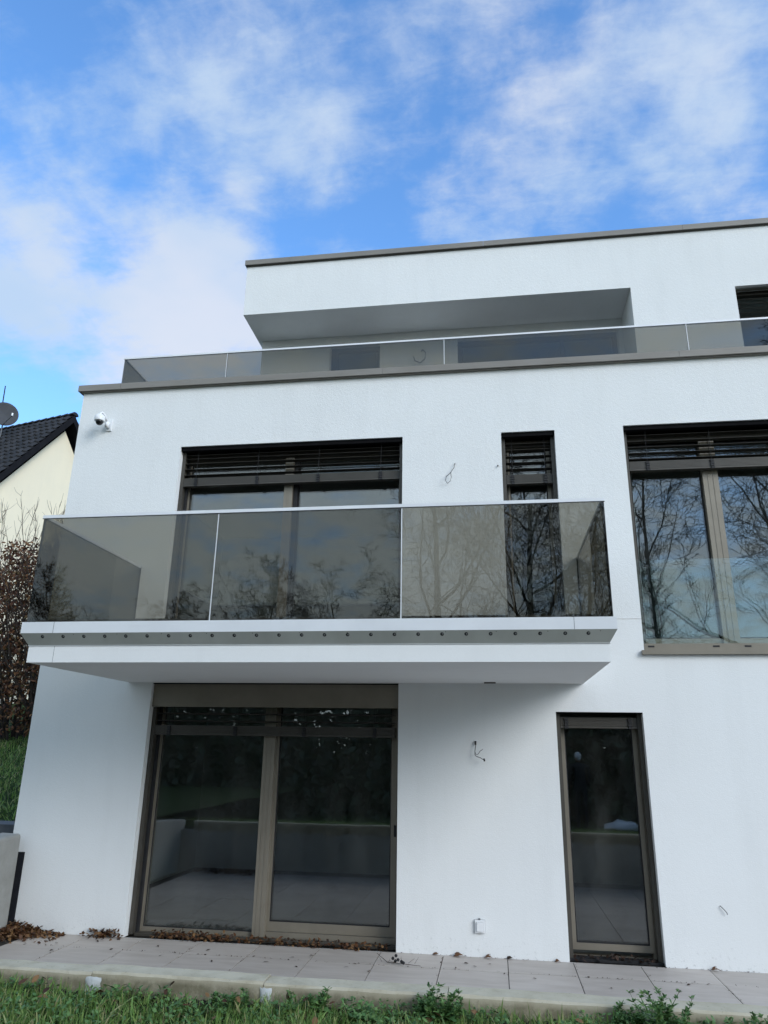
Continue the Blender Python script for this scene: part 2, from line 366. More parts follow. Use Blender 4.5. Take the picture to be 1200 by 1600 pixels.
# inside: floors, ceilings and walls of the bare rooms
bm = bmesh.new()
for z0, z1 in ((-0.3, -0.001), (2.70, 2.95), (5.60, 5.92)): box(bm, XL + .05, XR - .05, 0.33, 8.9, z0, z1)
mesh_obj('floor_slab', bm, M['room_floor'], house)
bm = bmesh.new()
for z0, z1 in ((0.0, 2.698), (2.952, 5.598)):
    box(bm, XL + .06, XR - .06, 4.6, 4.8, z0, z1)
    box(bm, XL + .06, XL + .3, 0.33, 4.58, z0, z1); box(bm, XR - .3, XR - .06, 0.33, 4.58, z0, z1)
    for x in (-0.3, 1.54 if z0 > 1 else 2.4): box(bm, x, x + .14, 0.33, 4.58, z0, z1)
    for (o_a, o_b) in (((XL + .3, GW[0] - .02) if z0 < 1 else (XL + .3, W1[0] - .02)), ((GW[1] + .02, DOOR[0] - .02) if z0 < 1 else (W1[1] + .02, W2[0] - .02))):
        box(bm, o_a, o_b, 0.325, 0.345, z0, z1)
mesh_obj('room_wall', bm, M['room'], house)
o = add_box('roof_slab', (XL + .02, XR - .02, 0.26, 8.95, 6.0, 6.28), M['room_floor'], house)

# ---- windows
def ring(bm, x0, x1, z0, z1, y0, y1, wl, wr, wb, wt):
    box(bm, x0, x0 + wl, y0, y1, z0, z1); box(bm, x1 - wr, x1, y0, y1, z0, z1)
    if wb: box(bm, x0 + wl, x1 - wr, y0 + .0005, y1 - .0005, z0, z0 + wb)
    if wt: box(bm, x0 + wl, x1 - wr, y0 + .0005, y1 - .0005, z1 - wt, z1)
def pane(parent, x0, x1, y, z0, z1, mat='window_glass', name='pane', th=0.024):
    return add_box(name, (x0, x1, y, y + th, z0, z1), M[mat], parent)
def gasket(parent, x0, x1, y, z0, z1, t=0.012):
    bm = bmesh.new(); ring(bm, x0, x1, z0, z1, y, y + .012, t, t, t, t); return mesh_obj('gasket', bm, M['black'], parent)
def rails(o, parent, top):
    slim = o is GW
    for x, wd in ((o[0] + .004, .04), (o[1] - (.018 if slim else .044), .014 if slim else .04)):
        add_box('guide_rail', (x, x + wd, 0.085, 0.155, o[2] + .01, top), M['bronze_dark'], parent)
slat_cache = {}
def blind(o, zs, rail, tapes, parent, name_y=0.12, headroom=True, tilt=12):
    """lowered part of an external venetian blind: slats, bottom rail, ladder clips, cords"""
    b = sep_empty('venetian_blind', parent)
    x0, x1 = o[0] + .046, o[1] - .046; L = x1 - x0; xc = (x0 + x1) / 2
    key = round(L, 3)
    for z in zs:
        if key not in slat_cache:
            bm = bmesh.new(); prof = []
            for k in range(7):
                t = -1 + 2 * k / 6; prof.append((t * .038, .006 * (1 - t * t) - (.004 if k in (0, 6) else 0)))
            A = [[bm.verts.new((sx * L / 2, y, z_ + dz)) for (y, z_) in prof] for sx in (-1, 1) for dz in (0, .0016)]
            for k in range(6):
                bm.faces.new((A[0][k], A[0][k + 1], A[2][k + 1], A[2][k])); bm.faces.new((A[1][k], A[3][k], A[3][k + 1], A[1][k + 1]))
            for q, s in ((0, 1), (2, 3)):
                for k in range(6): bm.faces.new((A[q][k], A[s][k], A[s][k + 1], A[q][k + 1]))
            for k in (0, 6): bm.faces.new((A[0][k], A[2][k], A[3][k], A[1][k]))
            s = mesh_obj('slat', bm, M['slat'], b); slat_cache[key] = s
        else: s = dup(slat_cache[key], b)
        s.location = (xc, name_y, z); s.rotation_euler = (R(tilt + rng.uniform(-1.5, 1.5)), R(rng.uniform(-.05, .05)), 0)
    # stacked slats on the bottom rail
    bm = bmesh.new(); zr0, zr1 = rail
    box(bm, x0, x1, name_y - .038, name_y + .038, zr0, zr0 + .02)
    n = max(2, int((zr1 - zr0 - .02) / .014)); 
    for k in range(n):
        z = zr0 + .024 + (zr1 - zr0 - .026) * k / n
        box(bm, x0 + .002, x1 - .002, name_y - .036, name_y + .036, z, z + (zr1 - zr0 - .026) / n - .0025)
    mesh_obj('bottom_rail', bm, M['rail'], b)
    for tx in tapes:
        bm = bmesh.new(); q = (zr1 - zr0) / 4.0
        for k in range(4): box(bm, tx - .016 - .004 * (k % 2), tx + .016 + .004 * ((k + 1) % 2), name_y - .052, name_y - .0375, zr0 - .006 + q * k, zr0 - .006 + q * (k + .82))
        mesh_obj('ladder_clip', bm, M['black'], b)
        for a0, a1, yy in ((-.004, .003, -.041), (.004, .002, .041)):
            bm = bmesh.new(); cyl(bm, (tx + a0, name_y + yy, zr1), (tx + a1, name_y + yy, o[3] - .052), .0022, n=5); mesh_obj('lift_cord', bm, M['black'], b)
    return b
M['pocket'] = mottled('black_pocket_shade', (.004, .004, .005), (.007, .007, .008), 8, .9, spec=.1)
def blind_box(o, parent, z0):   # shade of the pocket above the blind, drawn as a solid near-black box
    add_box('pocket_shade', (o[0] + .002, o[1] - .002, 0.022, 0.169, o[3] - (.05 if o[3] > 3 else .012), o[3] - .002), M['pocket'], parent)
    add_box('blind_box', (o[0] + .003, o[1] - .003, 0.17, 0.30, z0, o[3] - .003), M['bronze_dark'], parent)

# ground floor lift-and-slide door
d = sep_empty('patio_door', house)
bm = bmesh.new()
ring(bm, GW[0] + .004, GW[1] - .004, 0.0, 2.44, 0.20, 0.30, 0.07, 0.045, 0.028, 0.09)
mesh_obj('frame', bm, M['bronze'], d)
add_box('lining', (GW[0] + .045, -3.738, 0.157, 0.199, 0.0, 2.29), M['black'], d)
bm = bmesh.new(); ring(bm, -3.735, -2.386, 0.029, 2.35, 0.215, 0.275, 0.02, 0.125, 0.033, 0.05); mesh_obj('fixed_sash', bm, M['bronze'], d)
bm = bmesh.new(); ring(bm, -2.44, -1.05, 0.075, 2.35, 0.236, 0.296, 0.085, 0.052, 0.087, 0.05); mesh_obj('sliding_sash', bm, M['bronze'], d)
bm = bmesh.new(); box(bm, -2.513, -2.386, 0.165, 0.213, 0.03, 2.34); box(bm, -2.478, -2.47, 0.16, 0.2, 0.03, 2.34); box(bm, -2.43, -2.422, 0.16, 0.2, 0.03, 2.34); mesh_obj('mullion', bm, M['bronze'], d)
add_box('threshold', (GW[0] + .06, GW[1] - .004, 0.10, 0.199, -.004, 0.022), M['bronze_dark'], d)
add_box('sill_rail', (-2.386, GW[1] - .05, 0.199, 0.234, 0.03, 0.072), M['bronze'], d)
pane(d, -3.716, -2.512, 0.235, 0.062, 2.30); gasket(d, -3.72, -2.506, 0.222, 0.058, 2.31)
pane(d, -2.356, -1.101, 0.255, 0.161, 2.30); gasket(d, -2.36, -1.098, 0.243, 0.158, 2.31, .014)
bm = bmesh.new(); box(bm, -1.064, -1.036, 0.196, 0.238, 1.005, 1.115); mesh_obj('handle', bm, M['black'], d, False, 0.009)
lin = add_box('lintel_panel', (GW[0] + .003, GW[1] - .003, 0.05, 0.075, 2.285, 2.542), M['bronze'], house)
rails(GW, d, 2.28); blind_box(GW, d, 2.30)
blind(GW, [2.135, 2.215], (1.985, 2.09), [-3.59, -2.82, -2.045, -1.268], house, tilt=-4)

# ground floor door on the right
d = sep_empty('narrow_door', house)
bm = bmesh.new(); ring(bm, DOOR[0] + .003, DOOR[1] - .003, 0.0, 2.255, 0.20, 0.30, 0.045, 0.062, 0.02, 0.06); mesh_obj('frame', bm, M['bronze'], d)
bm = bmesh.new(); ring(bm, .668, 1.446, 0.068, 2.20, 0.185, 0.255, 0.056, 0.040, 0.058, 0.07); mesh_obj('sash', bm, M['bronze'], d)
add_box('threshold', (DOOR[0] + .003, DOOR[1] - .003, 0.06, 0.199, -.004, 0.018), M['black'], d)
pane(d, .72, 1.41, 0.21, 0.122, 2.14); gasket(d, .722, 1.408, 0.198, 0.124, 2.14)
rails(DOOR, d, 2.25)
blind_box(DOOR, d, 2.20)
blind(DOOR, [], (2.106, 2.215), [.743, 1.38], house)

# upper windows behind the balcony
d = sep_empty('balcony_door', house)
bm = bmesh.new(); ring(bm, W1[0] + .004, W1[1] - .004, 2.95, 5.40, 0.20, 0.30, 0.085, 0.06, 0.06, 0.12); mesh_obj('frame', bm, M['bronze'], d)
bm = bmesh.new(); box(bm, -2.466, -2.36, 0.175, 0.28, 2.96, 5.30); box(bm, -2.42, -2.412, 0.172, 0.2, 2.96, 5.30); mesh_obj('mullion', bm, M['bronze'], d)
add_box('mullion_shade', (-2.359, -2.305, 0.215, 0.27, 2.97, 5.30), M['black'], d)  # black strip standing in for the shade beside the mullion
pane(d, -3.70, -2.467, 0.235, 3.00, 5.29); gasket(d, -3.70, -2.465, 0.222, 3.0, 5.29)
pane(d, -2.30, -1.045, 0.255, 3.06, 5.29); gasket(d, -2.30, -1.043, 0.243, 3.06, 5.29)
add_box('lining', (W1[0] + .045, -3.715, 0.157, 0.199, 2.96, 5.29), M['black'], d)
rails(W1, d, 5.42); blind_box(W1, d, 5.30)
blind(W1, [5.085, 5.162, 5.238, 5.30, 5.35], (4.935, 5.045), [-3.575, -2.788, -2.02, -1.253], house, tilt=-2)
d = sep_empty('narrow_window', house)
bm = bmesh.new(); ring(bm, W2[0] + .003, W2[1] - .003, 2.95, 5.40, 0.20, 0.30, 0.085, 0.095, 0.08, 0.12); mesh_obj('frame', bm, M['bronze'], d)
bm = bmesh.new(); box(bm, .236, .252, .19, .2, 2.96, 5.3); box(bm, .74, .756, .19, .2, 2.96, 5.3); mesh_obj('sash', bm, M['bronze_dark'], d)
pane(d, .272, .704, 0.235, 3.03, 5.29); gasket(d, .272, .704, 0.222, 3.03, 5.29)
rails(W2, d, 5.42); blind_box(W2, d, 5.30)
blind(W2, [5.005, 5.085, 5.165, 5.245, 5.322, 5.40], (4.815, 4.935), [.302, .677], house, tilt=-2)

d = sep_empty('wide_window', house)
bm = bmesh.new(); ring(bm, W3[0] + .003, W3[1] - .003, 2.962, 5.42, 0.20, 0.30, 0.062, 0.07, 0.075, 0.12); mesh_obj('frame', bm, M['bronze'], d)
for xa in (2.422, 3.70):
    bm = bmesh.new(); box(bm, xa, xa + .165, 0.172, 0.28, 2.97, 5.30); box(bm, xa + .052, xa + .058, 0.168, 0.2, 2.97, 5.30); box(bm, xa + .108, xa + .114, 0.168, 0.2, 2.97, 5.30); mesh_obj('mullion', bm, M['bronze'], d)
for x0, x1 in ((1.642, 2.415), (2.59, 3.695), (3.87, 4.82)):
    pane(d, x0, x1, 0.235, 3.04, 5.29); gasket(d, x0, x1, 0.222, 3.038, 5.29)
rails(W3, d, 5.42); blind_box(W3, d, 5.30)
blind(W3, [5.07, 5.142, 5.215, 5.288, 5.362, 5.42], (4.925, 5.04), [1.822, 2.517, 3.25, 4.0, 4.65], house, tilt=-2)
g = sep_empty('window_guard', house)
bm = bmesh.new(); box(bm, W3[0] + .004, W3[1], 0.0, 0.07, 2.889, 2.957)
mesh_obj('clamp_rail', bm, M['bronze'], g, False, .004)
for x in (1.645, 2.289, 2.598, 3.35, 4.1):
    bm = bmesh.new(); box(bm, x - .032, x + .032, -.003, .02, 2.919, 2.936); mesh_obj('slot', bm, M['black'], g, False, .004)
pane(g, W3[0] + .008, 2.418, 0.03, 2.957, 3.868, 'clear_glass', 'glass_panel', .016); pane(g, 2.424, W3[1] - .008, 0.03, 2.957, 3.868, 'clear_glass', 'glass_panel', .016)
bm = bmesh.new(); box(bm, 1.543, 4.93, -.045, .195, 2.842, 2.885); mesh_obj('window_sill', bm, M['bronze'], house, False, .003)

# ---- balcony
bal = sep_empty('balcony', house)
BX0, BX1, BY = -4.095, 0.93, -1.926
add_box('slab', (BX0, BX1, BY, 0.0, 2.545, 2.69), M['plaster_fine'], bal, .004)
add_box('slab_core', (BX0 + .02, BX1 - .02, BY + .02, -0.002, 2.691, 2.93), M['room_floor'], bal)
def profile_sweep(bm, pts, x0, x1, y, e_list):
    """wrap a closed (offset, z) section round left side, front and right side of the balcony"""
    rings = []
    for corner in range(4):
        R_ = []
        for (e, z) in pts:
            if corner == 0: p = (x0 - e, -0.003, z)
            elif corner == 1: p = (x0 - e, y - e, z)
            elif corner == 2: p = (x1 + e, y - e, z)
            else: p = (x1 + e, -0.003, z)
            R_.append(bm.verts.new(p))
        rings.append(R_)
    n = len(pts)
    for a, b in zip(rings, rings[1:]):
        for k in range(n):
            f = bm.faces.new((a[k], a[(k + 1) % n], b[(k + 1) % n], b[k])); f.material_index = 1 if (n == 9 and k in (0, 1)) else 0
    bm.faces.new(rings[0]); bm.faces.new(rings[-1][::-1])
bm = bmesh.new()
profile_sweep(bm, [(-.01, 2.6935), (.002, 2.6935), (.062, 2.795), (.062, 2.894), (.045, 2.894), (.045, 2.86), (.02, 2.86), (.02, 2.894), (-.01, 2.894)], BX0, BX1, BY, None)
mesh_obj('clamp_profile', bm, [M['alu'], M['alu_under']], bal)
bm = bmesh.new(); profile_sweep(bm, [(-.012, 2.6905), (-.012, 2.6930), (.008, 2.6930), (.008, 2.6905)], BX0, BX1, BY, None); mesh_obj('drip_strip', bm, M['alu'], bal)
for dims in ((-3.8475, -3.8445, BY - .0632, BY - .05, 2.796, 2.8935), (.6585, .6615, BY - .0632, BY - .05, 2.796, 2.8935), (-3.8472, -3.8448, BY - .0012, BY + .01, 2.548, 2.689)):
    add_box('profile_joint', dims, M['grey_plastic'], bal)
# fixing holes along the sloping face
slope = Vector((0, -.06, .1015)).normalized(); nrm = Vector((0, -slope.z, slope.y)).normalized()
hole = None
for k in range(25):
    x = -3.949 + .1972 * k
    if x > .80: break
    if k == 24: x = 0.767
    if hole is None:
        bm = bmesh.new()
        cyl(bm, -nrm * .004, nrm * .0015, .0155, n=14); h0 = mesh_obj('fixing_hole', bm, M['black'], bal); hole = h0
        bm = bmesh.new(); cyl(bm, Vector((.003, 0, .002)) + nrm * .0005, Vector((.003, 0, .002)) + nrm * .004, .0075, n=6); hb0 = mesh_obj('bolt_head', bm, M['steel'], bal)
    else: h0 = dup(hole, bal); hb0 = dup(hb0, bal)
    h0.location = (x, BY - .044, 2.766); hb0.location = (x + rng.uniform(-.003, .003), BY - .044, 2.766 + rng.uniform(-.002, .002)); hb0.rotation_euler = (0, 0, 0)
wh = None
for k in range(12):
    if wh is None:
        bm = bmesh.new(); cyl(bm, -nrm * .003, nrm * .0012, .0035, n=6); wh = o = mesh_obj('weep_hole', bm, M['black'], bal)
    else: o = dup(wh, bal)
    o.location = (-3.65 + k * .41, BY - .054, 2.783)
gy = BY - .041
xs = [BX0 - .041, -2.412, -0.741, BX1 + .041]
for a, b in zip(xs, xs[1:]): pane(bal, a + .005, b - .005, gy, 2.862, 3.885, 'balcony_glass', 'glass_panel', .0175)
pane(bal, BX0 - .041, BX0 - .024, gy + .02, 2.862, 3.885, 'balcony_glass', 'glass_panel', 1) if False else None
for x in (BX0 - .041, BX1 + .024): add_box('glass_panel', (x, x + .0175, gy + .022, -0.01, 2.862, 3.885), M['balcony_glass'], bal)
for x in (-2.412, -0.741): add_box('edge_glint', (x - .0048, x + .0048, gy + .001, gy + .0165, 2.894, 3.884), M['alu'], bal)  # pale strips standing in for light reflected off the pane edges
bm = bmesh.new()
def hrail(bm, x0, x1, y0, y1, z0, z1):
    box(bm, x0, x1, y0, y1, z0, z1)
hrail(bm, BX0 - .046, BX1 + .046, gy - .004, gy + .0215, 3.8755, 3.905)
hrail(bm, BX0 - .046, BX0 - .0195, gy + .0217, -.006, 3.876, 3.9045); hrail(bm, BX1 + .0195, BX1 + .046, gy + .0217, -.006, 3.876, 3.9045)
mesh_obj('handrail', bm, M['alu'], bal, False, .002)
bm = bmesh.new()
box(bm, BX0 - .0465, BX1 + .0465, gy - .0045, gy - .001, 3.868, 3.8754)
mesh_obj('rail_gasket', bm, M['black'], bal)
for x in (BX0 - .044, BX1 + .023): add_box('corner_seal', (x, x + .0205, gy + .0178, gy + .0216, 2.895, 3.874), M['black'], bal)
for x in (BX0 - .046, BX1 + .018): add_box('wall_channel', (x, x + .028, -.009, -.001, 2.90, 3.90), M['bronze_dark'], bal)

# ---- copings, terrace railing on the roof and the penthouse
def coping(x0, x1, y0, y1, z0, z1, joints, side=None):
    xs = [x0] + [j for j in joints if x0 < j < x1] + [x1]
    for a, b in zip(xs, xs[1:]):
        bm = bmesh.new(); box(bm, a + .0015, b - .0015, y0, y1, z0, z1); mesh_obj('coping', bm, M['coping'], house, False, .004)
coping(-5.275, 7.05, -.06, .27, 6.272, 6.355, [-4.684, -1.23, 2.27, 5.5])
bm = bmesh.new(); box(bm, -5.275, -4.95, .2705, 9.0, 6.272, 6.355); mesh_obj('coping', bm, M['coping'], house, False, .004)
add_box('shadow_gap', (-5.25, 7.02, -.035, -.0005, 6.262, 6.2715), M['coping'], house)
rt_ = sep_empty('roof_railing', house)
add_box('clamp_profile', (-4.90, 7.0, .275, .345, 6.30, 6.40), M['alu'], rt_)
add_box('clamp_profile', (-4.90, -4.83, .346, 8.0, 6.30, 6.40), M['alu'], rt_)
rx = [-4.895, -3.411, -.491, 2.496, 5.45]
for a, b in zip(rx, rx[1:] + [7.0]): pane(rt_, a + .004, b - .004, .30, 6.401, 6.925, 'balcony_glass', 'glass_panel', .0175)
for x in rx[1:]: add_box('edge_glint', (x - .004, x + .004, .301, .3165, 6.401, 6.925), M['alu'], rt_)  # pale strips imitate the bright reflection where roof panes meet
for y0, y1 in ((.322, 3.0), (3.01, 6.0)): add_box('glass_panel', (-4.895, -4.8775, y0, y1, 6.401, 6.925), M['balcony_glass'], rt_)
bm = bmesh.new(); box(bm, -4.90, 7.0, .296, .3215, 6.925, 6.948); box(bm, -4.90, -4.873, .322, 6.0, 6.9255, 6.9475); mesh_obj('handrail', bm, M['alu'], rt_, False, .002)
PY, NY = 2.0, 2.835; NX = 2.275
N1 = (-2.615, -1.735, 6.30, 8.53); N2 = (-.417, 2.20, 6.30, 8.515); W4 = (3.777, 6.2, 6.9, 8.568)
bm = bmesh.new(); wall_sheet(bm, -3.83, NX, 6.28, 8.70, [N1, N2], NY, .25)
wall_sheet(bm, NX, XR, 6.28, 8.672, [W4], PY, .28)
quad(bm, (NX, PY, 6.28), (NX, NY, 6.28), (NX, NY, 8.68), (NX, PY, 8.68))
quad(bm, (-3.83, NY, 6.28), (-3.83, 8.6, 6.28), (-3.83, 8.6, 8.7), (-3.83, NY, 8.7)); quad(bm, (XR, PY, 6.28), (XR, 8.6, 6.28), (XR, 8.6, 8.7), (XR, PY, 8.7)); quad(bm, (-3.83, 8.6, 6.28), (XR, 8.6, 6.28), (XR, 8.6, 8.7), (-3.83, 8.6, 8.7))
mesh_obj('penthouse_wall', bm, M['plaster'], house)
bm = bmesh.new()
V_ = lambda *p: bm.verts.new(p)
# eaves block: front, left end, soffit ahead of the recess
for ps in (((-3.905, PY, 8.672), (XR, PY, 8.672), (XR, PY, 9.66), (-3.905, PY, 9.66)), ((-3.905, 8.7, 8.672), (-3.905, PY, 8.672), (-3.905, PY, 9.66), (-3.905, 8.7, 9.66)),
           ((-3.905, PY, 8.672), (-3.905, 8.7, 8.672), (XR, 8.7, 8.672), (XR, PY, 8.672)), ((-3.905, PY, 9.66), (XR, PY, 9.66), (XR, 8.7, 9.66), (-3.905, 8.7, 9.66)), ((-3.905, 8.7, 8.672), (XR, 8.7, 8.672), (XR, 8.7, 9.66), (-3.905, 8.7, 9.66)),
           ((XR, PY, 8.672), (XR, 8.7, 8.672), (XR, 8.7, 9.66), (XR, PY, 9.66))):
    quad(bm, *ps)
bmesh.ops.remove_doubles(bm, verts=bm.verts, dist=.0005)
mesh_obj('eaves_block', bm, M['plaster'], house)
bm = bmesh.new(); box(bm, XL + .3, -0.0, 5.2, 5.3, 6.28, 8.66); 
xs = [-3.935, -3.154, 0.06, 3.135, 6.2, 7.06]
for a, b in zip(xs, xs[1:]):
    b2 = bmesh.new(); box(b2, a + .0015, b - .0015, PY - .05, PY + .3, 9.622, 9.712); mesh_obj('coping', b2, M['coping'], house, False, .004)
bm.free()
bm = bmesh.new(); box(bm, -3.935, -3.62, PY + .3005, 8.7, 9.622, 9.712); mesh_obj('coping', bm, M['coping'], house, False, .004)
add_box('shadow_gap', (-3.92, 7.0, PY - .025, PY - .0005, 9.608, 9.6215), M['bronze_dark'], house)
def top_window(o, y, mull, slats):
    d = sep_empty('penthouse_window', house)
    bm = bmesh.new(); ring(bm, o[0] + .003, o[1] - .003, o[2], o[3] - .003, y + .16, y + .24, .06, .06, .06, .07); mesh_obj('frame', bm, M['bronze_dark'], d)
    xs = [o[0] + .062] + mull + [o[1] - .062]
    for mx in mull: add_box('mullion', (mx - .03, mx + .03, y + .15, y + .23, o[2] + .06, o[3] - .08), M['bronze_dark'], d)
    for a, b in zip(xs, xs[1:]): pane(d, a + .03, b - .03, y + .19, o[2] + .05, o[3] - .06)
    add_box('room_backing', (o[0] - .3, o[1] + .3, y + 3.2, y + 3.3, 6.29, 8.66), M['room'], d)
    if slats:
        b = sep_empty('venetian_blind', house); L = o[1] - o[0] - .02
        first = None
        for z in slats:
            if first is None:
                bm = bmesh.new(); box(bm, -L / 2, L / 2, -.04, .04, -.002, .002); bmesh.ops.rotate(bm, verts=bm.verts, cent=(0, 0, 0), matrix=Matrix.Rotation(R(28), 3, 'X'))
                first = s = mesh_obj('slat', bm, M['slat'], b)
            else: s = dup(first, b)
            s.location = ((o[0] + o[1]) / 2, y + .09, z)
    return d
top_window(N1, NY, [-2.53], [])
top_window(N2, NY, [1.312], [])
top_window(W4, PY, [5.0], [8.54 - .078 * k for k in range(12)])

# ------------------------------------------------------------------ small things on the facade
c_ = empty('security_camera', (-4.80, -.003, 5.77), 'white dome security camera on a bracket near the top left corner of the house', 'security camera')
c_.scale = (.7, .7, .7)
bm = bmesh.new(); box(bm, -.03, .07, -.022, 0, -.10, .12); mesh_obj('wall_plate', bm, M['white_plastic'], c_, False, .006)
bm = bmesh.new(); box(bm, -.012, .04, -.12, -.022, -.06, .05); tube(bm, [(.014, -.1, .04), (-.01, -.16, .15), (-.035, -.22, .175), (-.045, -.25, .15), (-.045, -.25, .09)], .022, 8); mesh_obj('bracket', bm, M['white_plastic'], c_, True)
bm = bmesh.new()
prof = [(.02, .125), (.055, .115), (.085, .085), (.092, .045), (.092, .0), (.088, -.012), (.07, -.012)]
rg = [[bm.verts.new((-.045 + r * math.cos(2 * math.pi * k / 20), -.25 + r * math.sin(2 * math.pi * k / 20), z)) for k in range(20)] for r, z in prof]
for a, b in zip(rg, rg[1:]):
    for k in range(20): bm.faces.new((a[k], a[(k + 1) % 20], b[(k + 1) % 20], b[k]))
bm.faces.new(rg[0]); bm.faces.new(rg[-1])
mesh_obj('housing', bm, M['white_plastic'], c_, True)
bm = bmesh.new(); bmesh.ops.create_uvsphere(bm, u_segments=18, v_segments=12, radius=.068); bmesh.ops.translate(bm, verts=bm.verts, vec=(-.045, -.25, -.02))
dm, dw, db = new_mat('smoked_dome'); setb(db, (.008, .008, .01), .08, 0, .6)
mesh_obj('dome', bm, dm, c_, True)

def cable(pts, r, label, rot=0):
    bm = bmesh.new(); tube(bm, pts, r, 6); return tag(mesh_obj('cable', bm, M['cable'], None, True), label, 'cable')
cable([(-.36, .01, 5.075), (-.362, -.02, 5.06), (-.372, -.035, 5.0), (-.405, -.04, 4.95), (-.425, -.045, 4.92), (-.462, -.05, 4.89), (-.472, -.05, 4.84), (-.45, -.045, 4.805), (-.42, -.04, 4.83), (-.405, -.04, 4.88), (-.41, -.038, 4.93), (-.405, -.035, 4.95)], .0035,
      'thin grey cable loop sticking out of the white wall above the balcony')
o = cable([(-.195, .01, 1.955), (-.195, -.02, 1.95), (-.197, -.03, 1.91), (-.203, -.04, 1.86), (-.203, -.045, 1.828), (-.19, -.05, 1.812), (-.17, -.055, 1.806), (-.15, -.06, 1.80), (-.125, -.065, 1.785), (-.112, -.068, 1.782)], .0038,
      'forked black cable hanging out of the ground floor wall below the balcony')
for pts, r, nm in (([(-.195, -.016, 1.962), (-.196, -.02, 1.925)], .009, 'sleeve'), ([(-.20, -.04, 1.85), (-.19, -.045, 1.826), (-.17, -.05, 1.835), (-.15, -.055, 1.862), (-.12, -.06, 1.882)], .0028, 'wire'), ([(-.112, -.068, 1.793), (-.107, -.068, 1.765)], .008, 'terminal')):
    bm = bmesh.new(); tube(bm, pts, r, 6); mesh_obj(nm, bm, M['black'] if nm != 'wire' else M['cable'], o, True)
cable([(.135, .01, 5.02), (.136, -.012, 5.018), (.133, -.022, 5.006)], .007, 'short black cable stub in the white wall beside the narrow upper window')
o = cable([(-1.03, NY + .01, 8.28), (-1.0, NY - .03, 8.30), (-.95, NY - .06, 8.22), (-.96, NY - .06, 8.10), (-1.04, NY - .06, 8.03), (-1.13, NY - .05, 8.08), (-1.15, NY - .05, 8.16)], .009, 'curled dark cable on the penthouse wall behind the roof railing')
o = cable([(2.03, .01, .53), (2.035, -.015, .525), (2.06, -.02, .50), (2.08, -.025, .475), (2.082, -.02, .46)], .0035, 'bent black wire end in the white wall right of the narrow door')
bx = empty('outlet', (-.192, -.001, .262), 'white square outdoor socket with flip cover low on the wall', 'socket')
bm = bmesh.new(); box(bm, -.048, .048, -.022, 0, -.055, .055); mesh_obj('back_box', bm, M['white_plastic'], bx, False, .006)
gp = mottled('pale_grey_plastic', (.36, .37, .38), (.42, .43, .44), 4, .5); add_box('gasket', (-.0505, .0505, -.006, 0, -.0575, .0575), gp, bx); add_box('hinge_gap', (-.032, .032, -.0235, -.0215, -.042, .038), gp, bx)
bm = bmesh.new(); box(bm, -.03, .03, -.036, -.024, -.04, .036); mesh_obj('cover', bm, M['white_plastic'], bx, False, .005)
bm = bmesh.new(); cyl(bm, (-.006, -.012, .055), (-.002, -.012, .068), .009, n=8); mesh_obj('gland', bm, M['grey_plastic'], bx)
lp = tag(add_box('soffit_light', (-.09, .03, -.16, -.11, 2.534, 2.546), M['bronze_dark'], None, .003), 'small dark fitting under the balcony soffit near the wall', 'light fitting')

# ------------------------------------------------------------------ concrete walls round the sunken terrace
m, w_, b_ = new_mat('cast_concrete'); v = obj_vec(w_)
c = w_.ramp(w_.noise(v, 2.5, 8, 0.7), [(0.3, (0.23, 0.23, 0.215)), (0.55, (0.30, 0.30, 0.285)), (0.75, (0.36, 0.36, 0.345))])
pit = w_.smooth(w_.noise(v, 40, 3, 0.6), 0.68, 0.74)
c = w_.mix(w_.math('MULTIPLY', pit, 0.5), c, (0.10, 0.10, 0.09, 1))
w_.l(c, b_.inputs['Base Color']); setb(b_, None, 0.9, 0, 0.2); bump(w_, b_, w_.noise(v, 60, 4, 0.65), 0.35, 0.004)
M['concrete'] = m
m, w_, b_ = new_mat('kerb_stone'); v = obj_vec(w_); gi = w_.n('ShaderNodeObjectInfo').outputs['Random']
v2 = w_.vmath('ADD', v, w_.n('ShaderNodeObjectInfo').outputs['Location'])
c = w_.ramp(w_.noise(v2, 6, 8, 0.7), [(0.25, (0.32, 0.28, 0.20)), (0.5, (0.44, 0.395, 0.295)), (0.8, (0.51, 0.465, 0.365))])
sepn = w_.n('ShaderNodeNewGeometry'); sz = w_.n('ShaderNodeSeparateXYZ'); w_.l(v, sz.inputs[0])
lower_tone = w_.math('MULTIPLY', w_.smooth(w_.noise(v2, 9, 6, 0.7), 0.22, 0.62), w_.smooth(sz.outputs[2], -0.014, -0.045))  # darker olive tone below the top edge, broken up by noise
c = w_.mix(w_.math('MULTIPLY', lower_tone, 0.85), c, (0.15, 0.135, 0.085, 1))
pit = w_.smooth(w_.noise(v2, 55, 3, 0.6), 0.66, 0.72); c = w_.mix(w_.math('MULTIPLY', pit, 0.45), c, (0.09, 0.085, 0.06, 1))
w_.l(c, b_.inputs['Base Color']); setb(b_, None, 0.9, 0, 0.2); bump(w_, b_, w_.noise(v2, 70, 4, 0.65), 0.3, 0.004)
M['kerb'] = m
rw = empty('retaining_wall', (0, -3.82, 0), 'low concrete wall with a pale stone kerb along the lawn edge in front of the terrace', 'wall')
bm = bmesh.new(); box(bm, -5.3, 7.0, -3.875 + 3.82, -3.752 + 3.82, -.3, .60); mesh_obj('wall_face', bm, M['concrete'], rw)
for x in (-3.0, -.6, 1.8): add_box('formwork_joint', (x - .002, x + .002, -3.7525 + 3.82, -3.7475 + 3.82, .0, .6), M['bitumen'], rw)
edge = -5.3; js = [-3.94, -3.02, -2.10, -1.18, -.26, .66, 1.58, 2.5, 3.42, 4.34, 5.26]
first = None
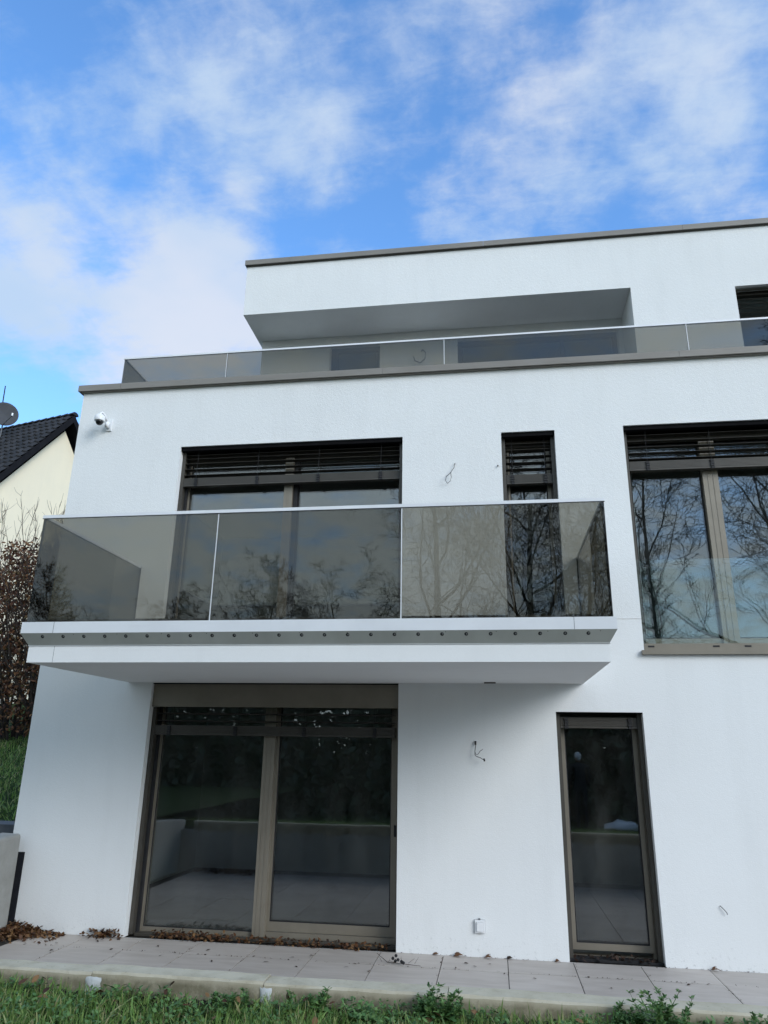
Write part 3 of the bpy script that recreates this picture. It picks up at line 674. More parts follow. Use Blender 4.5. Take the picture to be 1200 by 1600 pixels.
for a, b in zip([-4.86] + js, js + [6.18]):
    bm = bmesh.new(); L = b - a; n = 10
    sec = [(-.066, -.16), (-.066, -.014), (-.056, -.003), (.058, .0), (.068, -.008), (.068, -.16)]
    rg = []
    for k in range(n + 1):
        x = -L / 2 + .002 + (L - .004) * k / n
        j = .0022
        rg.append([bm.verts.new((x, y + rng.uniform(-j, j), z + rng.uniform(-j, j))) for y, z in sec])
    for p, q in zip(rg, rg[1:]):
        for k in range(6): bm.faces.new((p[k], p[(k + 1) % 6], q[(k + 1) % 6], q[k]))
    bm.faces.new(rg[0]); bm.faces.new(rg[-1][::-1])
    o = mesh_obj('kerb_stone', bm, M['kerb'], rw); o.location = ((a + b) / 2, 0, .738 + rng.uniform(-.003, .003)); o.rotation_euler = (0, R(rng.uniform(-.15, .15)), R(rng.uniform(-.12, .12)))
for x, s in ((-2.085, 1.0), (-1.165, .7), (.67, .8)):
    bm = bmesh.new(); bmesh.ops.create_grid(bm, x_segments=6, y_segments=6, size=.5)
    for vtx in bm.verts:
        px, py = vtx.co.x, vtx.co.y; q = 1 + .25 * noise.noise(Vector((px * 4, py * 4, x)))
        vtx.co = Vector((px * .085 * s * q, -.069 - .010 * (1 - (2 * px) ** 4) * (1 - (2 * py) ** 4) - .003 * noise.noise(Vector((px * 9, py * 9, x))), py * .085 * q))
    o = mesh_obj('mortar_patch', bm, mottled('pale_mortar', (.42, .43, .42), (.55, .56, .55), 20, .9, .4, 60), rw, True); o.location = (x, 0, .67)
# left side wall of the terrace, falling gently away from the house
sw = empty('side_wall', (-5.06, 0, 0), 'grey concrete side wall with rounded top at the left edge of the terrace', 'wall')
bm = bmesh.new(); n = 24; rg = []
for k in range(n + 1):
    y = -.10 - 3.78 * k / n; zt = .945 - .055 * (-y - .1) - .0
    pr = [(0, -.3), (0, zt - .03), (-.008, zt - .01), (-.03, zt), (-.22, zt + .004), (-.25, zt - .02), (-.25, -.3)]
    rg.append([bm.verts.new((x, y, z)) for x, z in pr])
for p, q in zip(rg, rg[1:]):
    for k in range(len(pr)): bm.faces.new((p[k], p[(k + 1) % len(pr)], q[(k + 1) % len(pr)], q[k]))
bm.faces.new(rg[0]); bm.faces.new(rg[-1][::-1]); mesh_obj('wall_body', bm, M['concrete'], sw)
bm = bmesh.new(); box(bm, -7.2, -5.24, .35, .75, .70, .985); o = mesh_obj('slate_kerb', bm, mottled('slate', (.06, .065, .075), (.10, .105, .115), 5, .7, .3, 30), None, False, .01)
tag(o, 'dark grey slate edging block behind the concrete side wall at the foot of the grass bank', 'kerb')
structure(grid_obj('bank_fill', -9, -5.31, 20, -6.0, 0.36, 30, lambda x, y: .80 + .02 * noise.noise(Vector((x, y, 5))) - .055 * max(0, -y), M['soil']))

# ------------------------------------------------------------------ vegetation helpers
def leaf_mat(name, cols, rough=0.6, trans=0.0):
    m, w, b = new_mat(name); g = w.n('ShaderNodeNewGeometry').outputs['Random Per Island']
    c = w.ramp(g, [(i / (len(cols) - 1), q) for i, q in enumerate(cols)])
    v = obj_vec(w); n = w.smooth(w.noise(v, 30, 3, .6), .3, .75)
    c = w.mix(w.math('MULTIPLY', n, .4), c, w.mix(1.0, c, (.45, .45, .45, 1), 'MULTIPLY'))
    w.l(c, b.inputs['Base Color']); setb(b, None, rough, 0, .3)
    if trans:
        tl = w.n('ShaderNodeBsdfTranslucent'); w.l(c, tl.inputs[0]); mx = w.n('ShaderNodeMixShader'); mx.inputs[0].default_value = trans
        out = [n_ for n_ in w.t.nodes if n_.type == 'OUTPUT_MATERIAL'][0]
        w.l(b.outputs[0], mx.inputs[1]); w.l(tl.outputs[0], mx.inputs[2]); w.l(mx.outputs[0], out.inputs[0])
    return m
M['grass'] = leaf_mat('grass_blades', [(.08, .15, .035), (.12, .23, .055), (.16, .28, .06), (.21, .33, .085), (.28, .36, .11), (.42, .38, .2)], .5, .25)
M['weed'] = leaf_mat('weed_leaves', [(.06, .13, .045), (.09, .19, .055), (.12, .23, .07), (.18, .29, .09)], .45, .2)
M['dead'] = leaf_mat('dead_leaves', [(.025, .013, .008), (.055, .024, .012), (.10, .042, .018), (.13, .06, .026), (.17, .095, .045), (.22, .12, .045)], .6, .1)
M['dead_dark'] = leaf_mat('dark_dead_leaves', [(.018, .011, .008), (.03, .017, .012), (.05, .025, .016)], .7)
M['hedge_brown'] = leaf_mat('brown_hedge_leaves', [(.03, .014, .011), (.075, .032, .02), (.13, .055, .03), (.19, .085, .04), (.27, .14, .065), (.10, .09, .035)], .6, .15)
M['evergreen'] = leaf_mat('evergreen_leaves', [(.025, .045, .02), (.045, .07, .03), (.07, .095, .045), (.06, .055, .035)], .5, .05)
M['bark'] = mottled('bark', (.035, .03, .025), (.075, .066, .055), 9, .95, .6, 30, .02)
M['twig'] = mottled('twig_bark', (.03, .022, .018), (.055, .042, .034), 12, .9)
class Soup:
    def __init__(s): s.v = []; s.f = []
    def leaf(s, p, d, nrm, L, W, curl=0.2):
        d = d.normalized(); sd_ = d.cross(nrm); sd_ = sd_.normalized() if sd_.length > 1e-5 else d.orthogonal().normalized(); n_ = sd_.cross(d); b = len(s.v)
        for t, wd, h in ((0, .06, 0), (.3, .85, curl * .35), (.65, .8, curl * .5), (1, .03, curl * .1)):
            for sg in (-1, 1): s.v.append(tuple(p + d * (L * t) + sd_ * (sg * wd * W * .5) + n_ * (h * L * (.6 if sg < 0 else 1.0))))
        for k in range(3): s.f.append((b + 2 * k, b + 2 * k + 1, b + 2 * k + 3, b + 2 * k + 2))
    def blade(s, p, d, L, W, bend):
        d = Vector((d.x, d.y, max(.15, d.z))).normalized(); side = Vector((-d.y, d.x, 0)); side = side.normalized() if side.length > 1e-4 else Vector((1, 0, 0))
        a = rng.uniform(0, 6.28); side = Vector((math.cos(a), math.sin(a), 0)); b = len(s.v); out = Vector((d.x, d.y, 0))
        for t, wd in ((0, 1), (.4, .85), (.75, .55)):
            q = p + d * (L * t) + out * (bend * L * t * t) - Vector((0, 0, bend * L * .55 * t * t))
            s.v.append(tuple(q - side * W * wd * .5)); s.v.append(tuple(q + side * W * wd * .5))
        q = p + d * L + out * (bend * L) - Vector((0, 0, bend * L * .55)); s.v.append(tuple(q))
        s.f += [(b, b + 1, b + 3, b + 2), (b + 2, b + 3, b + 5, b + 4), (b + 4, b + 5, b + 6)]
    def stick(s, pts, rads, n=4):
        prev = None
        for i, p in enumerate(pts):
            d = (pts[min(i + 1, len(pts) - 1)] - pts[max(i - 1, 0)]); d = d.normalized() if d.length > 1e-6 else Vector((0, 0, 1))
            a = d.orthogonal().normalized(); bb = d.cross(a); b = len(s.v)
            for k in range(n):
                t = 2 * math.pi * k / n; s.v.append(tuple(p + (a * math.cos(t) + bb * math.sin(t)) * rads[i]))
            if prev is not None:
                for k in range(n): s.f.append((prev + k, prev + (k + 1) % n, b + (k + 1) % n, b + k))
            prev = b
    def obj(s, name, mat, parent=None, smooth=False): return raw_obj(name, s.v, s.f, mat, parent, smooth)
def rv(s=1.0): return Vector((rng.uniform(-s, s), rng.uniform(-s, s), rng.uniform(-s, s)))

# ------------------------------------------------------------------ grass: strip along the kerb, lawn behind the camera, bank on the left
S = Soup()
def blades(n, x0, x1, y0, y1, fz, lo, hi, w0, w1, patch=0.0):
    k = 0
    while k < n:
        x, y = rng.uniform(x0, x1), rng.uniform(y0, y1)
        if patch and noise.noise(Vector((x * 2.1, y * 2.1, 9))) < -patch: k += 1; continue
        k += 1
        h = rng.uniform(lo, hi) * (0.75 + .5 * (noise.noise(Vector((x * 1.7, y * 1.7, 2))) + .5))
        a = rng.uniform(0, 6.283); t = abs(rng.gauss(0, .45))
        S.blade(Vector((x, y, fz(x, y) - .01)), Vector((math.cos(a) * t, math.sin(a) * t, 1)), h, rng.uniform(w0, w1), rng.uniform(.1, .8))
blades(26000, -3.4, 2.0, -4.75, -3.90, lawn_z, .04, .115, .003, .0065, .42)
blades(2600, -3.4, 2.0, -4.6, -3.90, lawn_z, .06, .13, .009, .014, .3)
blades(6000, -6, 6, -6.2, -4.7, lawn_z, .05, .11, .004, .008)
stuff(S.obj('grass', M['grass']))
S = Soup(); blades(16000, -12, -5.4, .8, 9.0, hill_z, .06, .16, .010, .02); stuff(S.obj('bank_grass', M['grass']))
S = Soup(); blades(9000, -9, 9, -13.5, -6.2, lawn_z, .05, .10, .010, .02); stuff(S.obj('lawn_grass', M['grass']))

S = Soup()
for k in range(9000):
    x, y = rng.uniform(-3.2, 1.8), -3.9 - abs(rng.gauss(0, .28))
    if noise.noise(Vector((x * 3.1, y * 3.1, 4))) < -.05: continue
    d = rv(1); d.z = .25; S.leaf(Vector((x, y, lawn_z(x, y) + rng.uniform(.005, .07))), d, Vector((0, 0, 1)) + rv(.5), rng.uniform(.012, .035), rng.uniform(.008, .02), .2)
stuff(S.obj('ground_cover', M['weed']))
# weeds in front of the kerb
weeds = []
def rosette(name, x, y, label, n=11, L=.13, kind='dandelion', h=0.0, bushy=0):
    root = empty(name, (x, y, lawn_z(x, y)), label, 'weed', 'weeds growing along the kerb')
    S = Soup()
    for k in range(n):
        a = 2 * math.pi * k / n + rng.uniform(-.3, .3); up_ = rng.uniform(.35, 1.3); l = L * rng.uniform(.6, 1.1)
        d = Vector((math.cos(a), math.sin(a), up_)).normalized(); p = Vector((0, 0, 0)); seg = 7; W = l * .26
        side = Vector((-math.sin(a), math.cos(a), 0)); b = len(S.v)
        for q in range(seg + 1):
            t = q / seg; wd = W * (math.sin(math.pi * min(1, t * .85 + .1)) * .9 + .05) * (1.0 if q % 2 else .5)
            c = d * (l * t) - Vector((0, 0, l * .45 * t * t)) + Vector((d.x, d.y, 0)) * (l * .15 * t * t)
            S.v += [tuple(c - side * wd + Vector((0, 0, wd * .35))), tuple(c), tuple(c + side * wd + Vector((0, 0, wd * .35)))]
        for q in range(seg):
            o_ = b + q * 3; S.f += [(o_, o_ + 1, o_ + 4, o_ + 3), (o_ + 1, o_ + 2, o_ + 5, o_ + 4)]
    S.obj('leaf_rosette', M['weed'], root)
    if bushy:
        S2 = Soup(); S3 = Soup()
        for k in range(int(bushy * 1.8)):
            a = rng.uniform(0, 6.28); p = Vector((rng.uniform(-.075, .075), rng.uniform(-.05, .04), 0)); hh = h * rng.uniform(.55, 1.05); pts = [p]
            lean = Vector((math.cos(a) * .5, math.sin(a) * .5, 1)).normalized()
            for q in range(6): pts.append(pts[-1] + (lean + rv(.25)).normalized() * hh / 6)
            S2.stick(pts, [.0025, .0023, .002, .0018, .0015, .0012, .0009], 4)
            for q in range(2, 7):
                for z in range(12):
                    b_d = rv(1); b_d.z = abs(b_d.z) * .3 + .1
                    S3.leaf(pts[q] + rv(.006), b_d, Vector((0, 0, 1)) + rv(.5), rng.uniform(.016, .04) * (1.2 - q * .08), rng.uniform(.006, .012), .3)
        S2.obj('stem', M['weed'], root); S3.obj('foliage', M['weed'], root)
    return root
rosette('dandelion', -1.92, -4.02, 'small leafy weed under the pale mortar patch nearest the left end of the kerb', 9, .10)
rosette('leafy_weed', -1.30, -3.97, 'low spreading weed in the grass left of the second kerb joint', 10, .13, h=.09, bushy=7)
rosette('leafy_weed', -.93, -3.98, 'upright grassy weed in front of the kerb beneath the sliding door', 9, .14, h=.13, bushy=5)
rosette('leafy_weed', -.30, -3.985, 'bushy weed leaning over the kerb below the wall socket', 14, .17, h=.16, bushy=14)
rosette('dandelion', .34, -3.97, 'toothed dandelion rosette standing against the kerb below the narrow door', 13, .17)
rosette('leafy_weed', .57, -3.98, 'dense leafy weed right of the toothed dandelion rosette', 12, .16, h=.12, bushy=12)
rosette('leafy_weed', .73, -3.975, 'tallest weed with pale green curled tip rising above the kerb', 12, .16, h=.22, bushy=11)
rosette('leafy_weed', 1.06, -3.985, 'thin wispy weed at the right edge in front of the kerb', 8, .12, h=.16, bushy=4)
rosette('dandelion', -2.45, -4.05, 'leafy weed in the grass at the left edge of the lawn', 9, .12)
rosette('dandelion', -.62, -4.04, 'flat rosette weed in the grass between the two bushy weeds', 11, .12)
S = Soup()
for k in range(60):
    x, y = rng.uniform(-2.8, 1.6), -3.92 - abs(rng.gauss(0, .2)); d = rv(1); d.z = .2
    S.leaf(Vector((x, y, lawn_z(x, y) + rng.uniform(.03, .08))), d, Vector((0, 0, 1)) + rv(.6), rng.uniform(.03, .06), rng.uniform(.02, .035), rng.uniform(0, .5))
stuff(S.obj('leaves_in_grass', M['dead']))
# bare soil clods against the kerb
S = Soup()
for k in range(500):
    x = rng.uniform(-2.6, 1.6); y = -3.89 - abs(rng.gauss(0, .04)); s = rng.uniform(.008, .022); p = Vector((x, y, lawn_z(x, y) + rng.uniform(0, .015)))
    S.stick([p - Vector((s, 0, 0)), p + rv(.004), p + Vector((s, 0, 0))], [s * .5, s, s * .4], 5)
stuff(S.obj('soil_clods', mottled('dark_soil', (.012, .010, .008), (.03, .024, .018), 20, .95)))

# ------------------------------------------------------------------ fallen leaves
def heap(S, n, fx, hmax, L0=.03, L1=.07):
    for k in range(n):
        p, h = fx(); d = rv(1); d.z *= .5
        S.leaf(p + Vector((0, 0, rng.uniform(.002, max(.003, h)))), d, Vector((0, 0, 1)) + rv(.8), rng.uniform(L0, L1), rng.uniform(.018, .04), rng.uniform(-.3, .5))
S = Soup()
def f1():
    x = -5.04 + abs(rng.gauss(0, .22)) * 1.2; y = -.03 - abs(rng.gauss(0, .14)); q = max(0, 1 - (x + 5.04) / .55) * max(.15, 1 + y / .42)
    return Vector((min(x, -4.45), y, 0)), .13 * q
heap(S, 900, f1, .13)
o = tag(S.obj('leaf_pile', M['dead']), 'heap of brown dead leaves in the corner between side wall and white house', 'leaves'); stuff(o)
S = Soup()
def f2():
    x = rng.gauss(-4.02, .10); x = min(x, -3.83); return Vector((x, -.02 - abs(rng.gauss(0, .045)), 0)), .06
heap(S, 130, f2, .03); o = S.obj('leaf_pile', M['dead']); tag(o, 'small heap of brown and black leaves at the wall foot left of the sliding door', 'leaves'); stuff(o)
S = Soup()
def f3():
    x = rng.uniform(-3.55, -1.1) if rng.random() < .7 else rng.uniform(-3.5, -2.7)
    return Vector((x, rng.uniform(-.02, .15), 0)), .05 * (1 if x < -2.2 else .7)
heap(S, 620, f3, .05, .025, .055)
o = S.obj('leaf_drift', M['dead']); tag(o, 'long drift of dead leaves along the sliding door threshold', 'leaves'); stuff(o)
S = Soup()
heap(S, 70, lambda: (Vector((rng.uniform(.68, 1.45), rng.uniform(.03, .17), .015)), .03), .03, .03, .06)
o = S.obj('leaf_litter', M['dead_dark']); tag(o, 'dark leaf litter on the threshold of the narrow door', 'leaves'); stuff(o)
S = Soup()
heap(S, 260, lambda: (Vector((rng.gauss(-4.1, .35), -3.7 + abs(rng.gauss(0, .1)), 0)), .06), .05, .03, .06)
o = S.obj('leaf_pile', M['dead']); tag(o, 'leaf pile against the inner face of the low front wall seen only in the glass', 'leaves'); stuff(o)
# crumbs and debris in the joints
S = Soup()
for k in range(380):
    r_ = rng.random()
    if r_ < .4: p = Vector((rng.uniform(-4.6, 2.3), -.471 + rng.gauss(0, .006), .002))
    elif r_ < .7: p = Vector((.06 + P_ * rng.randint(-8, 4) + rng.gauss(0, .004), rng.uniform(-.95, 0), .002))
    else: p = Vector((rng.uniform(-.95, 2.3), -abs(rng.gauss(0, .02)), .003))
    d = rv(1); d.z = .1; S.leaf(p, d, Vector((0, 0, 1)) + rv(.4), rng.uniform(.006, .022), rng.uniform(.004, .012), .4)
stuff(S.obj('debris', M['dead_dark']))
lm = None; lspots = [(-4.35, -.35), (-4.2, -.62), (-3.95, -.25), (-3.7, -.5), (-3.55, -.75), (-3.3, -.3), (-3.15, -.62), (-2.95, -.4), (-2.8, -.33), (-2.6, -.7), (-2.3, -.45), (-2.15, -.6), (-1.95, -.38), (-1.8, -.7), (-1.75, -.3), (-1.4, -.62), (-1.3, -.5), (-1.15, -.72),
    (-.55, -.30), (-.4, -.42), (-.3, -.25), (-.22, -.35), (.02, -.55), (.3, -.62), (.75, -.5), (1.3, -.3), (1.55, -.55), (1.72, -.5), (1.65, -.42), (-.1, -.22), (-4.6, -.5), (.9, -.75)]
for i, (x, y) in enumerate(lspots):
    S = Soup(); a = rng.uniform(0, 6.28); S.leaf(Vector((0, 0, 0)), Vector((math.cos(a), math.sin(a), .08)), Vector((0, 0, 1)) + rv(.3), rng.uniform(.03, .055), rng.uniform(.012, .025), rng.uniform(.1, .4))
    o = S.obj('fallen_leaf', M['dead_dark']); o.location = (x, y, .004); tag(o, 'small dark dry leaf lying loose on the pale terrace tiles', 'leaf', 'loose leaves scattered on the tiles')
for (x, y, L, W, mt, lab) in ((-.62, -.012, .06, .035, 'dead', 'upright brown leaf leaning on the wall foot left of the socket'), (-.40, -.05, .10, .05, 'dead', 'yellowish brown leaf on the tiles below the wall socket'),
                              (-.12, -.035, .085, .035, 'dead', 'curled reddish brown leaf at the wall foot right of the socket'), (.08, -.02, .06, .04, 'dead_dark', 'dark leaf at the wall foot over the tile joint'), (.52, -.03, .05, .03, 'dead', 'small red leaf at the wall foot beside the narrow door'),
                              (1.92, -.03, .09, .03, 'dead', 'long tan leaf at the wall foot right of the narrow door')):
    S = Soup(); a = rng.uniform(-.3, .3); S.leaf(Vector((-L / 2, 0, 0)), Vector((math.cos(a), math.sin(a), .05)), Vector((0, -.6, 1)), L, W, .5); S.leaf(Vector((-L / 3, .005, .004)), Vector((math.cos(a + .7), math.sin(a + .7), .25)), Vector((0, -.5, 1)), L * .7, W * .8, .5)
    o = S.obj('fallen_leaf', M[mt]); o.location = (x, y, .006); tag(o, lab, 'leaf')
# broken sprig with cones
sp = empty('cone_sprig', (-.98, -.42, .004), 'dry sprig with small dark cones lying on the tiles below the sliding door', 'twig')
S = Soup(); S.stick([Vector((-.16, .08, .06)), Vector((-.05, .0, .012)), Vector((.1, -.02, .01)), Vector((.26, -.05, .008))], [.002, .003, .003, .0015], 4)
for k in range(6): q = Vector((-.1 + .06 * k, 0, .012)); S.stick([q, q + Vector((rng.uniform(-.06, .06), rng.uniform(-.08, .08), rng.uniform(.0, .05)))], [.0018, .001], 3)
S.obj('twig', M['twig'], sp)
bm = bmesh.new()
for q in ((.03, -.01, .07), (.0, .0, .045), (.05, -.02, .04), (.08, -.01, .025), (.10, -.03, .02), (.02, .02, .02)):
    s_ = bmesh.ops.create_icosphere(bm, subdivisions=1, radius=.016)['verts']; bmesh.ops.translate(bm, verts=s_, vec=q)
mesh_obj('cone', bm, M['black'], sp)

# ------------------------------------------------------------------ trees
def tree_mesh(seed, H, spread=0.6, nb=(12, 8, 7, 5), droop=0.0, r0=None, base=.22):
    rg_ = random.Random(seed); T = Soup(); Cn = Soup(); r0 = r0 or H * .014
    levels = len(nb)
    def rvec(s): return Vector((rg_.uniform(-s, s), rg_.uniform(-s, s), rg_.uniform(-s, s)))
    def grow(p, d, L, r, lev):
        n = (9, 6, 5, 4, 2)[lev]; pts = [p]; rad = [r]; dd = d.copy()
        for k in range(n):
            dd = (dd + rvec((.09, .26, .36, .42, .3)[lev]) + Vector((0, 0, (.06, .11, .06, -droop, -droop)[lev]))).normalized()
            pts.append(pts[-1] + dd * (L / n)); rad.append(max(.0075, r * (1 - (k + 1) / n * (.8 if lev == 0 else .8))))
        (T if lev == 0 else Cn).stick(pts, rad, (7, 5, 4, 3, 3)[lev])
        if lev >= levels: return
        for k in range(nb[lev]):
            t = (base if lev == 0 else .15) + (1 - base if lev == 0 else .85) * (k + rg_.random()) / nb[lev]
            i = min(n - 1, int(t * n)); q = pts[i].lerp(pts[i + 1], t * n - i)
            ax = (pts[i + 1] - pts[i]).normalized(); s = ax.cross(rvec(1)); s = s.normalized() if s.length > .01 else ax.orthogonal().normalized()
            an = rg_.uniform(.45, 1.0) * (spread + .45)
            nd = (ax * math.cos(an) + s * math.sin(an)).normalized()
            grow(q, nd, L * rg_.uniform(.40, .62) * (1 - .5 * t if lev == 0 else 1 - .3 * t), max(.0085, rad[i] * rg_.uniform(.34, .52)), lev + 1)
    grow(Vector((0, 0, -.1)), Vector((0, 0, 1)), H, r0, 0)
    return T, Cn
protos = []
for seed, H, spd, dr in ((3, 10, .55, .0), (11, 12, .45, .02), (23, 14, .62, .0), (31, 9, .7, .12)):
    T, Cn = tree_mesh(seed, H, spd, (13, 8, 7, 5), dr)
    protos.append((T, Cn, H))
tree_lib = {}
def place_tree(kind, x, y, rz, s, label):
    root = empty('bare_tree', (x, y, lawn_z(x, y) if y < 0 else hill_z(x, y)), label, 'tree', 'bare winter trees behind the lawn')
    root.rotation_euler = (0, 0, rz); root.scale = (s, s, s)
    if kind not in tree_lib:
        T, Cn, H = protos[kind]
        tree_lib[kind] = (T.obj('trunk', M['bark'], root, True), Cn.obj('crown', M['bark'], root))
    else:
        for o_ in tree_lib[kind]: dup(o_, root)
for a in ((3, -21.0, -19, .3, .75, 'small drooping bare tree far left behind the lawn'), (0, -15.5, -21, 1.1, .72, 'low bare tree left of centre behind the lawn'), (3, -12.0, -22, 2.0, .72, 'bushy bare tree behind the hedge on the left'),
          (0, -8.6, -22, 2.6, .78, 'upright bare tree mirrored in the left sash of the balcony door'), (1, -5.6, -24, .6, .62, 'bare tree mirrored in the middle of the balcony door'), (2, -2.0, -22, 4.0, 1.0, 'tall straight trunked bare tree mirrored beside the narrow window'),
          (1, 1.4, -20, 5.0, 1.02, 'tall bare tree mirrored in the narrow upper window'), (2, 6.6, -22, .9, .95, 'forked bare tree mirrored in the left pane of the wide window'),
          (2, 11.5, -21, 2.2, 1.2, 'broad bare tree at the right end of the row'), (1, 4.0, -29, 2.9, 1.05, 'farthest bare tree behind the tall ones'), (0, -27, -23, .5, .8, 'bare tree at the far left end of the row'), (1, 15.5, -24, .2, 1.0, 'bare tree at the far right end of the row')):
    place_tree(*a)
thicket = None
for k in range(17):
    x = -25 + k * 2.6 + rng.uniform(-.7, .7); y = -16.6 + rng.uniform(-.8, .8)
    root = empty('bare_shrub', (x, y, lawn_z(x, y)), 'leafless many stemmed shrub in the thicket between the evergreens and the tall trees', 'shrub', 'bare shrubs under the trees')
    root.rotation_euler = (0, 0, rng.uniform(0, 6.28)); q = rng.uniform(.6, .9) * (.8 if x < 1 else 1.1); root.scale = (q, q, q)
    if thicket is None:
        Cn = Soup(); T = Soup()
        for j in range(7):
            t_, c2 = tree_mesh(100 + j, 4.6, .35, (7, 6, 4), 0, .035, .12)
            M_ = Matrix.Rotation(R(rng.uniform(5, 26)), 4, Vector((math.cos(j * .9), math.sin(j * .9), 0)))
            for src, dst in ((t_, T), (c2, Cn)):
                b = len(dst.v); dst.v += [tuple(M_ @ Vector(v)) for v in src.v]; dst.f += [tuple(i + b for i in f) for f in src.f]
        thicket = (T.obj('stems', M['bark'], root), Cn.obj('twigs', M['bark'], root))
    else:
        for o_ in thicket: dup(o_, root)
# dark evergreen shrubs closing the lawn behind the camera
shrub_proto = None
hx = -24.0; k = 0
shrub_labels = []
while hx < 20:
    root = empty('evergreen_shrub', (hx, -14.2 + rng.uniform(-.4, .4), .1), 'dark evergreen shrub in the dense row at the far edge of the lawn', 'shrub', 'evergreen shrubs along the lawn')
    root.rotation_euler = (0, 0, rng.uniform(0, 6.28)); s = rng.uniform(1.5, 1.9); root.scale = (s, s, s)
    if shrub_proto is None:
        S = Soup()
        for q in range(2600):
            p = Vector((rng.gauss(0, .62), rng.gauss(0, .62), 0)); r_ = math.hypot(p.x, p.y); p.z = rng.uniform(.05, 2.5) * max(.15, 1 - (r_ / 1.7) ** 2) * (1 + .25 * noise.noise(p * 2))
            S.leaf(p, rv(1), rv(1) + Vector((0, 0, .6)), rng.uniform(.10, .24), rng.uniform(.07, .13), .3)
        a = S.obj('foliage', M['evergreen'], root)
        S = Soup()
        for q in range(5): S.stick([Vector((0, 0, -.1)), rv(.25) + Vector((0, 0, .8)), rv(.6) + Vector((0, 0, 1.7))], [.04, .03, .01], 5)
        shrub_proto = (a, S.obj('stem', M['bark'], root))
    else:
        for o_ in shrub_proto: dup(o_, root)
    hx += rng.uniform(1.5, 2.1)

# brown hedge bushes on the bank at the left, with bare shoots above
def brown_bush(x, y, h, rad, n, label, shoots=16):
    root = empty('brown_bush', (x, y, hill_z(x, y)), label, 'bush', 'brown leaved bushes on the bank')
    S = Soup(); T = Soup()
    for k in range(n):
        a = rng.uniform(0, 6.283); z = rng.random() ** .8; rr = rad * (1 - .35 * z) * rng.random() ** .45
        p = Vector((math.cos(a) * rr, math.sin(a) * rr, .15 + z * (h - .15))); 
        if noise.noise(p * 1.9 + Vector((x, 0, 0))) < -.16: continue
        S.leaf(p, rv(1) - Vector((0, 0, .4)), rv(1), rng.uniform(.06, .12), rng.uniform(.035, .06), rng.uniform(0, .5))
    for k in range(26):
        a = rng.uniform(0, 6.283); pts = [Vector((math.cos(a) * .2, math.sin(a) * .2, -.1))]; d = Vector((math.cos(a) * .3, math.sin(a) * .3, 1)).normalized(); L = h * rng.uniform(.8, 1.0)
        for q in range(7): d = (d + rv(.16)).normalized(); pts.append(pts[-1] + d * L / 7)
        T.stick(pts, [.03 - .0037 * q for q in range(8)], 4)
        for q in range(2, 8):
            for _ in range(3): e = (d + rv(.9)).normalized(); T.stick([pts[q], pts[q] + e * .3 + rv(.05), pts[q] + e * .55], [.007, .005, .003], 3)
    for k in range(shoots):
        a = rng.uniform(0, 6.283); pts = [Vector((math.cos(a) * rad * .5 * rng.random(), math.sin(a) * rad * .5 * rng.random(), h * .75))]; d = Vector((rng.uniform(-.25, .25), rng.uniform(-.25, .25), 1)).normalized(); L = rng.uniform(1.1, 2.5)
        for q in range(7): d = (d + rv(.10) + Vector((0, 0, .04))).normalized(); pts.append(pts[-1] + d * L / 7)
        T.stick(pts, [.011 - .0012 * q for q in range(8)], 4)
        for q in range(1, 8):
            for _ in range(2): e = (d + rv(.7)).normalized(); l = rng.uniform(.15, .5); T.stick([pts[q], pts[q] + e * l * .5 + rv(.02), pts[q] + (e + Vector((0, 0, .3))).normalized() * l], [.005, .004, .002], 3)
    T.obj('branches', M['twig'], root); S.obj('foliage', M['hedge_brown'], root)
brown_bush(-10.6, 7.6, 4.4, 1.3, 11000, 'tall brown leaved bush at the left edge in front of the cream house')
brown_bush(-9.35, 7.0, 4.2, 1.15, 9500, 'brown leaved bush on the bank hard against the corner of the white house')
brown_bush(-12.6, 8.6, 4.3, 1.3, 5000, 'brown leaved bush on the bank farther left beside the tall one')

# ------------------------------------------------------------------ neighbouring house
TH, PI_ = R(75), R(52)
nb = empty('gabled_house', (-15.55, 15.35, 2.9), 'cream rendered house with a steep dark tiled gable roof behind the brown bush', 'building')
apex = 13.85 - 2.9
rd = Vector((-math.sin(TH), math.cos(TH), 0)); gd = Vector((-math.cos(TH), -math.sin(TH), 0))
Ls = 4.35 / 1.0                      # slope length of each roof side
half = Ls * math.cos(PI_); drop = Ls * math.sin(PI_); LEN = 11.0
def npt(a, b, z): p = rd * a + gd * b; return (p.x, p.y, z)
bm = bmesh.new(); q = .30
ww = half - .30; zt = apex - q - .25
for a in (.35, LEN):
    vs = [npt(a, ww, -1.5), npt(a, -ww, -1.5), npt(a, -ww, zt - ww * math.tan(PI_)), npt(a, 0, zt), npt(a, ww, zt - ww * math.tan(PI_))]; bm.faces.new([bm.verts.new(p) for p in vs])
for sgn in (1, -1): quad(bm, npt(.35, sgn * ww, -1.5), npt(LEN, sgn * ww, -1.5), npt(LEN, sgn * ww, zt - ww * math.tan(PI_)), npt(.35, sgn * ww, zt - ww * math.tan(PI_)))
mesh_obj('wall', bm, M['cream'], nb)
M['rooftile'] = mottled('dark_roof_tiles', (.008, .008, .010), (.018, .0175, .019), 3, .6, .2, 50, .01, island=.5)
M['fascia'] = mottled('black_bargeboard', (.007, .007, .009), (.011, .011, .013), 5, .9, spec=.15)
S = Soup()
